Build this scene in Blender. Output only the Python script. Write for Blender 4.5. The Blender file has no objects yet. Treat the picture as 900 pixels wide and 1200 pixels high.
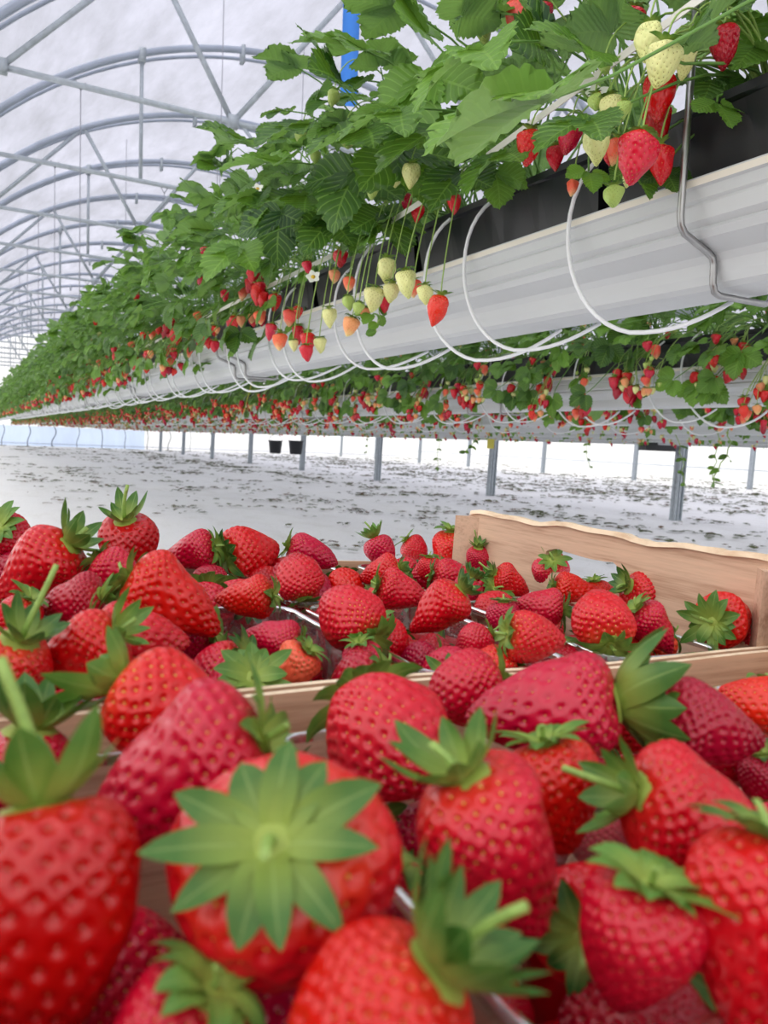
import bpy, math, random
import numpy as np
from mathutils import Vector, Matrix, Euler, noise
from mathutils.kdtree import KDTree

random.seed(7); np.random.seed(7)
C = bpy.context.scene.collection
sc = bpy.context.scene
PI = math.pi
EYE = 0.85                      # camera height over the ground sheet
rnd = random.random
def U(a, b): return a + (b - a) * random.random()

# ------------------------------------------------------------------ camera frame (used for the lens and for reading sizes off the photo)
FPX = 900.0
def _norm(v): v = np.array(v, float); return v / np.linalg.norm(v)
_r = _norm([-37 - 450, 499 - 600, FPX]); _p = _norm([963 - 450, 541 - 600, FPX])
_n = _norm(np.cross(_r, _p)); _n = -_n if _n[1] > 0 else _n
_x = np.cross(_r, _n); _x = -_x if _x[0] < 0 else _x
RW = np.array([_x, _r, _n])     # rows: world X, Y, Z in camera axes (right, down, forward)
def ray(px, py): return RW @ np.array([px - 450.0, py - 600.0, FPX])
def cdir(v): return Vector(RW @ np.array(v, float))
def onX(px, py, x): r = ray(px, py); r = r * (x / r[0]); return Vector((r[0], r[1], r[2] + EYE))

# ------------------------------------------------------------------ materials
def lin(c): return tuple(((v / 255.0) / 12.92 if v / 255.0 <= .04045 else (((v / 255.0) + .055) / 1.055) ** 2.4) for v in c) + (1.0,)
class NT:
    def __init__(s, name):
        s.m = bpy.data.materials.new(name); s.m.use_nodes = True; s.t = s.m.node_tree; s.t.nodes.clear()
        s.out = s.n('ShaderNodeOutputMaterial')
    def n(s, typ, **kw):
        nd = s.t.nodes.new(typ)
        for k, v in kw.items(): setattr(nd, k, v)
        return nd
    def l(s, a, b): s.t.links.new(a, b)
    def val(s, sock, v):
        if hasattr(v, 'links') or isinstance(v, bpy.types.NodeSocket): s.l(v, sock)
        else: sock.default_value = v
    def math(s, op, a, b=0.0, c=None, clamp=False):
        nd = s.n('ShaderNodeMath', operation=op); nd.use_clamp = clamp
        s.val(nd.inputs[0], a); s.val(nd.inputs[1], b)
        if c is not None: s.val(nd.inputs[2], c)
        return nd.outputs[0]
    def mix(s, f, a, b, bt='MIX'):
        nd = s.n('ShaderNodeMix', data_type='RGBA', blend_type=bt); s.val(nd.inputs['Factor'], f)
        s.val(nd.inputs[6], a); s.val(nd.inputs[7], b); return nd.outputs[2]
    def ramp(s, f, stops):
        nd = s.n('ShaderNodeValToRGB'); e = nd.color_ramp.elements
        while len(e) < len(stops): e.new(0.5)
        for i, (p, c) in enumerate(stops): e[i].position = p; e[i].color = c
        s.l(f, nd.inputs[0]); return nd.outputs[0]
    def noise(s, scale, detail=2, vec=None, rough=.5):
        nd = s.n('ShaderNodeTexNoise'); nd.inputs['Scale'].default_value = scale; nd.inputs['Detail'].default_value = detail
        nd.inputs['Roughness'].default_value = rough
        if vec: s.l(vec, nd.inputs['Vector'])
        return nd.outputs[0]
    def coord(s, k='Object'): return s.n('ShaderNodeTexCoord').outputs[k]
    def mapping(s, vec, scale=(1, 1, 1), rot=(0, 0, 0)):
        nd = s.n('ShaderNodeMapping'); nd.inputs['Scale'].default_value = scale; nd.inputs['Rotation'].default_value = rot
        s.l(vec, nd.inputs['Vector']); return nd.outputs[0]
    def bsdf(s, color, rough=.5, metal=0.0, **kw):
        b = s.n('ShaderNodeBsdfPrincipled'); s.val(b.inputs['Base Color'], color); s.val(b.inputs['Roughness'], rough)
        b.inputs['Metallic'].default_value = metal
        for k, v in kw.items(): s.val(b.inputs[k.replace('_', ' ')], v)
        return b
    def bump(s, h, strength=.2, dist=.01):
        nd = s.n('ShaderNodeBump'); nd.inputs['Strength'].default_value = strength; nd.inputs['Distance'].default_value = dist
        s.l(h, nd.inputs['Height']); return nd.outputs[0]
    def done(s, b):
        s.l(b.outputs[0] if hasattr(b, 'outputs') else b, s.out.inputs[0]); return s.m

def simple(name, col, rough=.5, metal=0.0, var=0.0, vscale=8.0, bump=0.0, bscale=40.0, **kw):
    t = NT(name); c = lin(col)
    if var:
        f = t.noise(vscale, 4, t.coord())
        dark = tuple(x * (1 - var) for x in c[:3]) + (1,); lite = tuple(min(1, x * (1 + var)) for x in c[:3]) + (1,)
        c = t.ramp(f, [(.3, dark), (.7, lite)])
    b = t.bsdf(c, rough, metal, **kw)
    if bump: t.l(t.bump(t.noise(bscale, 3, t.coord()), bump, .002), b.inputs['Normal'])
    return t.done(b)

def berry_mat(name, top, body, tip, rough=.24, sss=.06):
    t = NT(name)
    uv = t.n('ShaderNodeUVMap'); uv.uv_map = 'uv'
    sx = t.n('ShaderNodeSeparateXYZ'); t.l(uv.outputs[0], sx.inputs[0])
    nz = t.noise(2.2, 2, t.coord())
    v = t.math('ADD', sx.outputs[1], t.math('MULTIPLY', t.math('SUBTRACT', nz, .5), .35))
    col = t.ramp(v, [(.03, lin(top)), (.30, lin(body)), (.62, lin(body)), (.97, lin(tip))])
    oi = t.n('ShaderNodeObjectInfo')
    hs = t.n('ShaderNodeHueSaturation'); t.l(col, hs.inputs['Color'])
    t.l(t.math('ADD', t.math('MULTIPLY', oi.outputs['Random'], .014), .488), hs.inputs['Hue'])
    t.l(t.math('ADD', t.math('MULTIPLY', oi.outputs['Random'], .22), .88), hs.inputs['Value'])
    b = t.bsdf(hs.outputs[0], rough)
    b.inputs['Specular IOR Level'].default_value = .5
    b.inputs['Subsurface Weight'].default_value = sss; b.inputs['Subsurface Scale'].default_value = .004
    b.inputs['Subsurface Radius'].default_value = (1.0, .25, .15)
    return t.done(b)

def leaf_mat(name, dark, light, back, trans=.30, rough=.42, veins=True):
    t = NT(name)
    at = t.n('ShaderNodeAttribute', attribute_name='tint'); oi = t.n('ShaderNodeObjectInfo')
    f = t.math('FRACT', t.math('ADD', at.outputs['Fac'], t.math('MULTIPLY', oi.outputs['Random'], .7)))
    col = t.mix(f, lin(dark), lin(light))
    nz = t.noise(60, 2, t.coord())
    col = t.mix(t.math('MULTIPLY', nz, .35), col, lin(tuple(int(a * .75) for a in dark)))
    geo = t.n('ShaderNodeNewGeometry')
    hgt = None
    if veins:
        uv = t.n('ShaderNodeUVMap'); uv.uv_map = 'uv'
        sx = t.n('ShaderNodeSeparateXYZ'); t.l(uv.outputs[0], sx.inputs[0])
        au = t.math('ABSOLUTE', t.math('SUBTRACT', sx.outputs[0], .5))
        ph = t.math('SUBTRACT', t.math('MULTIPLY', sx.outputs[1], 8.0), t.math('MULTIPLY', au, 5.0))
        tri = t.math('ABSOLUTE', t.math('SUBTRACT', t.math('FRACT', ph), .5))
        vein = t.math('LESS_THAN', tri, .075)
        mid = t.math('LESS_THAN', au, .022)
        vv = t.math('MAXIMUM', vein, mid)
        col = t.mix(t.math('MULTIPLY', vv, .38), col, lin((150, 190, 90)))
        hgt = t.math('MULTIPLY', tri, 2.0)
    colb = t.mix(t.math('MULTIPLY', geo.outputs['Backfacing'], .65), col, lin(back))
    b = t.bsdf(colb, rough); b.inputs['Specular IOR Level'].default_value = .4
    if hgt is not None: t.l(t.bump(hgt, .35, .002), b.inputs['Normal'])
    tr = t.n('ShaderNodeBsdfTranslucent'); t.l(t.mix(.5, colb, lin((150, 200, 50))), tr.inputs[0])
    mx = t.n('ShaderNodeMixShader'); mx.inputs[0].default_value = trans
    t.l(b.outputs[0], mx.inputs[1]); t.l(tr.outputs[0], mx.inputs[2])
    return t.done(mx)

def sepal_mat():
    t = NT('sepal_green')
    uv = t.n('ShaderNodeUVMap'); uv.uv_map = 'uv'
    sx = t.n('ShaderNodeSeparateXYZ'); t.l(uv.outputs[0], sx.inputs[0])
    oi = t.n('ShaderNodeObjectInfo')
    base = t.mix(oi.outputs['Random'], lin((48, 96, 36)), lin((98, 144, 56)))
    col = t.ramp(sx.outputs[1], [(.0, (1, 1, 1, 1)), (.7, (0, 0, 0, 1))])
    c2 = t.mix(t.math('MULTIPLY', col, .8), base, lin((182, 200, 92)))
    mid = t.math('LESS_THAN', t.math('ABSOLUTE', t.math('SUBTRACT', sx.outputs[0], .5)), .04)
    c2 = t.mix(t.math('MULTIPLY', mid, .3), c2, lin((165, 195, 110)))
    b = t.bsdf(c2, .5)
    t.l(t.bump(t.noise(90, 2, t.coord()), .15, .002), b.inputs['Normal'])
    tr = t.n('ShaderNodeBsdfTranslucent'); t.l(c2, tr.inputs[0])
    mx = t.n('ShaderNodeMixShader'); mx.inputs[0].default_value = .22
    t.l(b.outputs[0], mx.inputs[1]); t.l(tr.outputs[0], mx.inputs[2])
    return t.done(mx)

def wood_mat(name, a, bcol, axis_scale):
    t = NT(name); v = t.mapping(t.coord(), axis_scale)
    n1 = t.noise(6, 5, v, .6); n2 = t.noise(40, 3, v)
    f = t.math('ADD', t.math('MULTIPLY', n1, .75), t.math('MULTIPLY', n2, .25))
    col = t.ramp(f, [(.36, lin(bcol)), (.5, lin(a)), (.64, lin(tuple(min(255, int(x * 1.06)) for x in a)))])
    b = t.bsdf(col, .75); t.l(t.bump(f, .5, .001), b.inputs['Normal'])
    return t.done(b)

def clear_mat():
    t = NT('clear_punnet_plastic')
    fr = t.n('ShaderNodeFresnel'); fr.inputs[0].default_value = 1.5
    g = t.n('ShaderNodeBsdfGlossy'); g.inputs['Roughness'].default_value = .08; g.inputs[0].default_value = (1, 1, 1, 1)
    tr = t.n('ShaderNodeBsdfTransparent'); tr.inputs[0].default_value = (.93, .93, .94, 1)
    d = t.n('ShaderNodeBsdfDiffuse'); d.inputs[0].default_value = (.8, .8, .82, 1)
    m0 = t.n('ShaderNodeMixShader'); m0.inputs[0].default_value = .05; t.l(tr.outputs[0], m0.inputs[1]); t.l(d.outputs[0], m0.inputs[2])
    mx = t.n('ShaderNodeMixShader'); t.l(t.math('ADD', t.math('MULTIPLY', fr.outputs[0], .8), .01, clamp=True), mx.inputs[0])
    t.l(m0.outputs[0], mx.inputs[1]); t.l(g.outputs[0], mx.inputs[2])
    return t.done(mx)

def film_mat(name, trans, refl, scale=(1, 1, 1), wr=.35, clear=0.0, lo=.8):
    t = NT(name); co = t.mapping(t.coord(), scale)
    n1 = t.noise(.8, 4, co, .6); n2 = t.noise(3.0, 5, co, .65)
    f = t.math('ADD', t.math('MULTIPLY', n1, .6), t.math('MULTIPLY', n2, .4))
    col = t.ramp(f, [(.35, tuple(x * lo for x in trans) + (1,)), (.65, tuple(trans) + (1,))])
    tr = t.n('ShaderNodeBsdfTranslucent'); t.l(col, tr.inputs[0])
    b = t.bsdf(tuple(refl) + (1,), .4); nb = t.bump(f, wr, .2)
    t.l(nb, b.inputs['Normal']); t.l(nb, tr.inputs['Normal'])
    mx = t.n('ShaderNodeMixShader'); mx.inputs[0].default_value = .25
    t.l(tr.outputs[0], mx.inputs[1]); t.l(b.outputs[0], mx.inputs[2])
    if clear:
        tp = t.n('ShaderNodeBsdfTransparent'); tp.inputs[0].default_value = (.96, .96, 1, 1); m2 = t.n('ShaderNodeMixShader'); m2.inputs[0].default_value = clear
        t.l(mx.outputs[0], m2.inputs[1]); t.l(tp.outputs[0], m2.inputs[2]); return t.done(m2)
    return t.done(mx)

def ground_mat():
    t = NT('white_ground_sheet'); co = t.coord()
    n1 = t.noise(.35, 5, co, .6); n2 = t.noise(3.0, 6, t.mapping(co, (1, .35, 1)), .7); n3 = t.noise(35, 3, co)
    col = t.mix(n1, lin((224, 225, 229)), lin((240, 239, 237)))
    dirt = t.math('MULTIPLY', t.math('SUBTRACT', n2, .50, clamp=True), 3.0, clamp=True)
    col = t.mix(t.math('MULTIPLY', dirt, .32), col, lin((160, 152, 132)))
    col = t.mix(t.math('MULTIPLY', t.math('SUBTRACT', n3, .58, clamp=True), 2.0, clamp=True), col, lin((120, 118, 100)))
    b = t.bsdf(col, .7); t.l(t.bump(n2, .3, .02), b.inputs['Normal'])
    return t.done(b)

M = dict(
    red=berry_mat('ripe_red_flesh', (204, 42, 28), (196, 8, 16), (160, 4, 15)),
    deep=berry_mat('deep_red_flesh', (192, 26, 26), (170, 4, 16), (135, 2, 14)),
    orange=berry_mat('orange_red_flesh', (226, 84, 46), (206, 30, 16), (192, 12, 14)),
    half=berry_mat('half_ripe_flesh', (214, 50, 34), (228, 98, 62), (226, 200, 140), .38),
    blush=berry_mat('blushing_flesh', (222, 190, 130), (226, 150, 96), (214, 204, 132), .4),
    white=berry_mat('unripe_white_flesh', (190, 196, 118), (214, 216, 146), (196, 204, 120), .42),
    green=berry_mat('small_green_flesh', (140, 168, 80), (158, 182, 92), (140, 168, 84), .45),
    seed=simple('golden_seed', (196, 120, 50), .4), seed_red=simple('reddish_seed', (170, 60, 36), .35), seed_gold=simple('yellow_seed', (216, 168, 66), .4),
    seed_green=simple('green_seed', (120, 130, 50), .5), seed_pale=simple('brown_seed', (136, 120, 46), .5),
    sepal=sepal_mat(), stem=simple('pale_green_stem', (142, 172, 84), .5, var=.15, vscale=30),
    petiole=simple('green_petiole', (96, 138, 58), .5, var=.15, vscale=20),
    leaf=leaf_mat('strawberry_leaf_green', (32, 74, 32), (112, 158, 58), (132, 166, 112)),
    petal=simple('white_petal', (240, 240, 235), .6), pollen=simple('yellow_flower_centre', (215, 180, 50), .7),
    gutter=simple('painted_white_steel', (190, 193, 195), .38, var=.04, vscale=3, bump=.05, bscale=200),
    lip=simple('cream_gutter_lip', (222, 216, 204), .5, var=.05),
    galv=simple('galvanised_steel', (176, 184, 190), .5, .12, var=.12, vscale=20),
    hoop=simple('galvanised_hoop_steel', (172, 180, 194), .5, .25, var=.08, vscale=5),
    rod=simple('bright_steel_rod', (160, 160, 160), .3, .9, var=.15, vscale=30),
    black=simple('black_plastic', (24, 26, 32), .4, var=.15, vscale=6), soil=simple('coir_substrate', (60, 44, 32), .95, var=.4, vscale=60, bump=.6, bscale=150),
    tube=simple('white_plastic_tube', (226, 228, 232), .35), hose=simple('dark_rubber_hose', (46, 52, 62), .5),
    tape=simple('cream_support_tape', (214, 210, 202), .5), blue=simple('blue_trap_film', (58, 130, 220), .35),
    wire=simple('thin_steel_wire', (150, 152, 160), .5, .3), string=simple('yellow_twine', (206, 196, 90), .8),
    wood=wood_mat('poplar_veneer', (206, 172, 146), (176, 138, 112), (14, .8, 14)),
    woodx=wood_mat('poplar_veneer_rail', (200, 162, 132), (172, 130, 100), (.8, 14, 14)),
    edge=wood_mat('pale_split_wood_edge', (236, 214, 184), (212, 180, 146), (6, 2, 6)),
    clear=clear_mat(), ground=ground_mat(),
    roof=film_mat('diffusing_roof_film', (.31, .31, .385), (.5, .5, .56), (1, .35, 1), .6, .25, .35),
    wall=film_mat('clear_wall_film', (.97, .95, .93), (.8, .8, .8), (1, 1, .3), .3),
    skirt=film_mat('bluish_wall_skirt', (.62, .72, .90), (.7, .75, .85), (1, 1, .3), .3),
    litter=simple('dry_leaf_litter', (78, 84, 54), .9, var=.5, vscale=2), litter2=simple('brown_leaf_litter', (92, 68, 46), .9, var=.4, vscale=2),
    conc=simple('grey_trolley_paint', (120, 124, 128), .5),
)
# ------------------------------------------------------------------ mesh builder
class MB:
    def __init__(s): s.v = []; s.f = []; s.m = []; s.uv = []; s.t = []; s.mats = []; s.tint = 0.0
    def mi(s, mat):
        if mat not in s.mats: s.mats.append(mat)
        return s.mats.index(mat)
    def add(s, vs, fs, mat, uvs=None, tint=None):
        o = len(s.v); k = s.mi(mat); s.v.extend([tuple(p) for p in vs])
        s.f.extend([tuple(i + o for i in f) for f in fs]); s.m.extend([k] * len(fs))
        s.uv.extend(uvs if uvs is not None else [(.5, .5)] * len(vs)); s.t.extend([s.tint if tint is None else tint] * len(vs))
    def merge(s, o, mtx, tint=None):
        pts = np.array(o.v); A = np.array(mtx)
        pts = pts @ A[:3, :3].T + A[:3, 3]; off = len(s.v)
        s.v.extend(map(tuple, pts.tolist())); s.f.extend([tuple(i + off for i in f) for f in o.f])
        km = [s.mi(m) for m in o.mats]; s.m.extend([km[i] for i in o.m]); s.uv.extend(o.uv)
        s.t.extend(o.t if tint is None else [tint] * len(o.v))
    def mesh(s, name, smooth=True):
        me = bpy.data.meshes.new(name); me.from_pydata(s.v, [], s.f)
        for m in s.mats: me.materials.append(M[m])
        me.polygons.foreach_set('material_index', s.m)
        me.polygons.foreach_set('use_smooth', [smooth] * len(s.f))
        li = np.empty(len(me.loops), dtype=np.int32); me.loops.foreach_get('vertex_index', li)
        uvl = me.uv_layers.new(name='uv'); uvl.data.foreach_set('uv', np.array(s.uv, dtype=np.float32)[li].ravel())
        a = me.attributes.new('tint', 'FLOAT', 'POINT'); a.data.foreach_set('value', np.array(s.t, dtype=np.float32))
        me.update(); return me
    def box(s, a, b, mat):
        x0, y0, z0 = a; x1, y1, z1 = b
        vs = [(x0, y0, z0), (x1, y0, z0), (x1, y1, z0), (x0, y1, z0), (x0, y0, z1), (x1, y0, z1), (x1, y1, z1), (x0, y1, z1)]
        s.add(vs, [(0, 3, 2, 1), (4, 5, 6, 7), (0, 1, 5, 4), (1, 2, 6, 5), (2, 3, 7, 6), (3, 0, 4, 7)], mat)
    def tube(s, pts, r, mat, seg=6, cap=True, r1=None, uvs=False):
        pts = [Vector(p) for p in pts]; n = len(pts); up = Vector((0, 0, 1)); vs = []; prev = None
        for i, p in enumerate(pts):
            d = (pts[min(i + 1, n - 1)] - pts[max(i - 1, 0)]).normalized()
            if prev is None:
                a = d.cross(up) if abs(d.z) < .95 else d.cross(Vector((1, 0, 0)))
            else:
                a = prev - d * prev.dot(d)
            a.normalize(); b = d.cross(a); prev = a
            rr = r if r1 is None else r + (r1 - r) * i / (n - 1)
            for k in range(seg):
                t = 2 * PI * k / seg; vs.append(p + a * (rr * math.cos(t)) + b * (rr * math.sin(t)))
        fs = [(i * seg + k, i * seg + (k + 1) % seg, (i + 1) * seg + (k + 1) % seg, (i + 1) * seg + k) for i in range(n - 1) for k in range(seg)]
        if cap: fs.append(tuple(reversed(range(seg)))); fs.append(tuple((n - 1) * seg + k for k in range(seg)))
        s.add(vs, fs, mat)

def obj(name, me, parent=None, loc=(0, 0, 0), rot=None, scale=None):
    o = bpy.data.objects.new(name, me); C.objects.link(o); o.location = loc
    if rot is not None: o.rotation_euler = rot
    if scale is not None: o.scale = scale if hasattr(scale, '__len__') else (scale,) * 3
    if parent: o.parent = parent
    return o
def tag(o, label=None, cat=None, group=None, kind=None):
    if label: o['label'] = label
    if cat: o['category'] = cat
    if group: o['group'] = group
    if kind: o['kind'] = kind
    return o
def struct(name, me, **k): return tag(obj(name, me, **k), kind='structure')
def copy_tree(o, parent=None):
    c = o.copy(); C.objects.link(c); c.parent = parent
    for ch in o.children: copy_tree(ch, c)
    return c
def bez(p0, p1, p2, p3, n):
    return [Vector(p0) * (1 - t) ** 3 + Vector(p1) * 3 * t * (1 - t) ** 2 + Vector(p2) * 3 * t * t * (1 - t) + Vector(p3) * t ** 3 for t in [i / n for i in range(n + 1)]]
def basis(z, roll=0.0):
    z = Vector(z).normalized(); a = z.cross(Vector((0, 0, 1)))
    if a.length < .05: a = z.cross(Vector((0, 1, 0)))
    a.normalize(); b = z.cross(a)
    x = a * math.cos(roll) + b * math.sin(roll); y = z.cross(x)
    return Matrix((x, y, z)).transposed().to_4x4()

# ------------------------------------------------------------------ strawberry bodies (unit: widest diameter 1, calyx end at +z)
def berry_mb(nu, nv, nseed, mat, seedmat, L=1.25, wide=.22, point=.22, lump=.05, flat=.9, wedge=0.0, sd=0, depth=.044, seedgeo=True, seedk=1.0):
    def surf(ph, th):
        z = math.cos(ph); r = math.sin(ph)
        r = r ** .92 * (1 + wide * z) * (1 - point * max(0, -z) ** 2.2)
        zz = z * .42 if z > 0 else z * (L - .42)
        zz -= .10 * math.exp(-(r / .30) ** 2) if z > 0 else 0
        p = Vector((r * .5 * math.cos(th), r * .5 * flat * math.sin(th), zz))
        if wedge and z < 0: p.x *= 1 + wedge * (-z); p.z += .15 * wedge * (-z) * math.cos(2 * th)
        q = noise.noise_vector(p * 2.1 + Vector((sd * 3.1, sd * 1.7, 0)))
        return p + q * lump
    seeds = []
    ga = PI * (3 - math.sqrt(5))
    for i in range(nseed):
        c = 1 - 2 * (i + .5) / nseed
        ph = math.acos(c) + U(-.02, .02); th = i * ga + U(-.04, .04)
        if ph < .36: continue
        seeds.append((ph, th))
    P = [surf(a, b) for a, b in seeds]
    kd = KDTree(len(P))
    for i, p in enumerate(P): kd.insert(p, i)
    kd.balance()
    rad = .62 * math.sqrt(PI * L * 1.05 / max(nseed, 1) / PI)
    V = [surf(.0001, 0)]; UV = [(0, 0)]
    for j in range(1, nv):
        ph = PI * j / nv
        for i in range(nu):
            V.append(surf(ph, 2 * PI * i / nu)); UV.append((i / nu, j / nv))
    V.append(surf(PI, 0)); UV.append((0, 1))
    out = []
    for p in V:
        co, idx, d = kd.find(p); nrm = Vector((p.x * 1.2, p.y * 1.2, p.z * .45)).normalized()
        k = math.exp(-(d / (rad * .66)) ** 2.4)
        out.append(p - nrm * depth * k)
    F = [(0, 1 + i, 1 + (i + 1) % nu) for i in range(nu)]
    for j in range(nv - 2):
        for i in range(nu):
            a = 1 + j * nu + i; b = 1 + j * nu + (i + 1) % nu
            F.append((a, a + nu, b + nu, b))
    last = len(V) - 1; o = 1 + (nv - 2) * nu
    F += [(last, o + (i + 1) % nu, o + i) for i in range(nu)]
    mb = MB(); mb.add(out, F, mat, UV)
    if seedgeo:
        for p in P:
            nrm = Vector((p.x * 1.2, p.y * 1.2, p.z * .45)).normalized()
            Bm = basis(nrm).to_3x3(); c = p - nrm * depth * .80
            dn = Vector((0, 0, -1)); dn = (dn - nrm * dn.dot(nrm)); dn = dn.normalized() if dn.length > .01 else Bm.col[0]
            sdv = nrm.cross(dn); a, b, h = .019 * seedk, .012 * seedk, .009
            vs = [c + nrm * h]
            for k in range(6):
                t = k * PI / 3; vs.append(c + dn * a * math.cos(t) * (1.25 if k == 0 else 1) + sdv * b * math.sin(t) - nrm * .002)
            mb.add(vs, [(0, 1 + k, 1 + (k + 1) % 6) for k in range(6)], seedmat)
    return mb

def calyx_mb(style='flat', n=10, size=.5, sd=0, res=5, stem=False):
    random.seed(100 + sd); mb = MB()
    E = {'flat': (24, 16, -12), 'up': (30, 55, 60), 'reflex': (30, -10, -60), 'spread': (30, 5, -30), 'mix': (28, 30, 5)}[style]
    for k in range(n):
        th = 2 * PI * k / n + U(-.15, .15); ln = size * U(.8, 1.2) * (1 if k % 2 == 0 else .82); w = size * U(.32, .44)
        e = [math.radians(a + U(-14, 14)) for a in E]
        rd = Vector((math.cos(th), math.sin(th), 0)); sdv = Vector((-math.sin(th), math.cos(th), 0)); up = Vector((0, 0, 1))
        p = rd * .05 + up * (.012 * (k % 2)); pts = []; twist = U(-.35, .35)
        for j in range(res + 1):
            t = j / res; a = e[0] * (1 - t) ** 2 + e[1] * 2 * t * (1 - t) + e[2] * t * t
            d = rd * math.cos(a) + up * math.sin(a); nn = up * math.cos(a) - rd * math.sin(a)
            pts.append((p.copy(), nn, t)); p = p + d * (ln / res)
        vs = []; uv = []
        for (q, nn, t) in pts:
            ww = w * .5 * (math.sin(PI * min(1, t * .80 + .20) ** 1.15) ** .75 if t < 1 else 0.02) + .002
            sv = sdv * math.cos(twist * t) + nn * math.sin(twist * t)
            for u in (-1, -.5, 0, .5, 1):
                vs.append(q + sv * (u * ww) + nn * (abs(u) * ww * .28)); uv.append((u * .5 + .5, t))
        fs = [(j * 5 + i, j * 5 + i + 1, (j + 1) * 5 + i + 1, (j + 1) * 5 + i) for j in range(res) for i in range(4)]
        mb.add(vs, fs, 'sepal', uv)
    vs = []; uv = []; sg = 10
    for j, (r, z) in enumerate(((.19, -.012), (.15, .018), (.07, .035), (.0, .05))):
        for i in range(sg): t = 2 * PI * i / sg; vs.append(Vector((r * math.cos(t), r * math.sin(t), z))); uv.append((0, 0))
    mb.add(vs, [(j * sg + i, j * sg + (i + 1) % sg, (j + 1) * sg + (i + 1) % sg, (j + 1) * sg + i) for j in range(3) for i in range(sg)], 'sepal', uv)
    random.seed(sd * 31 + 5)
    return mb

random.seed(3)
SHAPES = [dict(L=1.2, wide=.25, point=.25, lump=.05), dict(L=1.35, wide=.30, point=.30, lump=.06), dict(L=1.05, wide=.10, point=.10, lump=.07, flat=.95),
          dict(L=1.5, wide=.30, point=.32, lump=.07), dict(L=1.15, wide=.15, point=.05, lump=.08, wedge=.25, flat=.8)]
BERRY = {}
def hero_mesh(shape, mat):
    k = (shape, mat)
    if k not in BERRY:
        random.seed(50 + shape)
        sm = {'red': 'seed', 'deep': 'seed_red', 'orange': 'seed_gold'}[mat]
        BERRY[k] = berry_mb(132, 92, 235 + 25 * (shape % 3), mat, sm, sd=shape + 1, **SHAPES[shape]).mesh('strawberry_body')
    return BERRY[k]
CAL = {}
def calyx_mesh(style, i):
    k = (style, i)
    if k not in CAL: CAL[k] = calyx_mb(style, 9 + i % 3 * 2, .46 + .05 * (i % 3), sd=i + len(style) * 7, res=7).mesh('calyx')
    return CAL[k]
STEM = []
for i in range(3):
    mb = MB(); mb.tube(bez((0, 0, 0), (0, 0, .2), (.05 * i, .05, .35), (.1 * i, .12, .5 + .1 * i), 6), .032, 'stem', 7, r1=.026); STEM.append(mb.mesh('stem'))

# ------------------------------------------------------------------ ground, film house
ROWX = [0.84 + 1.17 * i for i in range(7)]
YEND = 42.0
mb = MB(); N = 60
vs = [(-8 + 34 * i / N, -6 + 50 * j / N, .012 * noise.noise(Vector((i * .8, j * .5, 0)))) for j in range(N + 1) for i in range(N + 1)]
mb.add(vs, [(j * (N + 1) + i, j * (N + 1) + i + 1, (j + 1) * (N + 1) + i + 1, (j + 1) * (N + 1) + i) for j in range(N) for i in range(N)], 'ground')
struct('floor', mb.mesh('floor'))

random.seed(11)
mb = MB(); fs = []
def litter_bit(mb, x, y, s, mat):
    a = U(0, 2 * PI); ca, sa = math.cos(a), math.sin(a); w = s * U(.25, .6); h = s * U(.1, .35)
    pts = [(-.5, -.3, .0), (0, -.5, .6), (.5, -.2, .1), (.5, .35, .5), (0, .5, .1), (-.5, .3, .7), (0, 0, 1.0)]
    vs = [(x + (p[0] * s * ca - p[1] * w * sa), y + (p[0] * s * sa + p[1] * w * ca), .016 + p[2] * h * .6) for p in pts]
    mb.add(vs, [(6, k, (k + 1) % 6) for k in range(6)], mat)
for k in range(1500):
    cx = U(.6, 24); cy = U(.8, 40) if rnd() < .5 else U(.8, 20)
    cx2 = min(ROWX, key=lambda r: abs(r - cx)) + random.gauss(0, .28) if cx < 8.3 and rnd() < .72 else cx
    for q in range(random.choice((1, 2, 3, 5, 9, 14))):
        litter_bit(mb, min(23.6, cx2 + random.gauss(0, .16)), cy + random.gauss(0, .12), U(.03, .085) * (1.0 + .03 * cy), 'litter' if rnd() < .7 else 'litter2')
for k in range(560):
    cx = random.choice((6.5, 10.5, 11.8, 13.0, 14.5, 16, 17.5)) + random.gauss(0, .35); cy = U(4, 36)
    for q in range(random.choice((3, 6, 12))):
        litter_bit(mb, cx + random.gauss(0, .2), cy + random.gauss(0, .25), U(.06, .16), 'litter' if rnd() < .85 else 'litter2')
tag(obj('leaf_litter', mb.mesh('leaf_litter', False)), 'dark dry leaf scraps scattered over the white ground sheet', 'leaf litter', kind='stuff')

S = 2.2
def arc_z(x, ax=3.74, az=EYE + 4.66, R=5.06, hw=4.46): return az - R + math.sqrt(max(0, R * R - (x - ax) ** 2))
SPANS = [(3.74, EYE + 4.66, 5.06, 4.46), (13.4, EYE + 4.9, 6.1, 5.2)]
for si, (ax, az, R, hw) in enumerate(SPANS):
    mb = MB(); nx = 28; ny = 84; vs = []
    for j in range(ny + 1):
        y = -4 + (YEND + 4) * j / ny
        for i in range(nx + 1):
            x = ax - hw + 2 * hw * i / nx; z = arc_z(x, ax, az, R) + .07
            sag = .05 * abs(math.sin(PI * (y - .55) / S)) * -1
            vs.append((x, y, z + sag + .03 * noise.noise(Vector((x * .9, y * .7, si * 9)))))
    mb.add(vs, [(j * (nx + 1) + i, (j + 1) * (nx + 1) + i, (j + 1) * (nx + 1) + i + 1, j * (nx + 1) + i + 1) for j in range(ny) for i in range(nx)], 'roof')
    struct('ceiling' if si == 0 else 'ceiling_side_span', mb.mesh('ceiling'))
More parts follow.
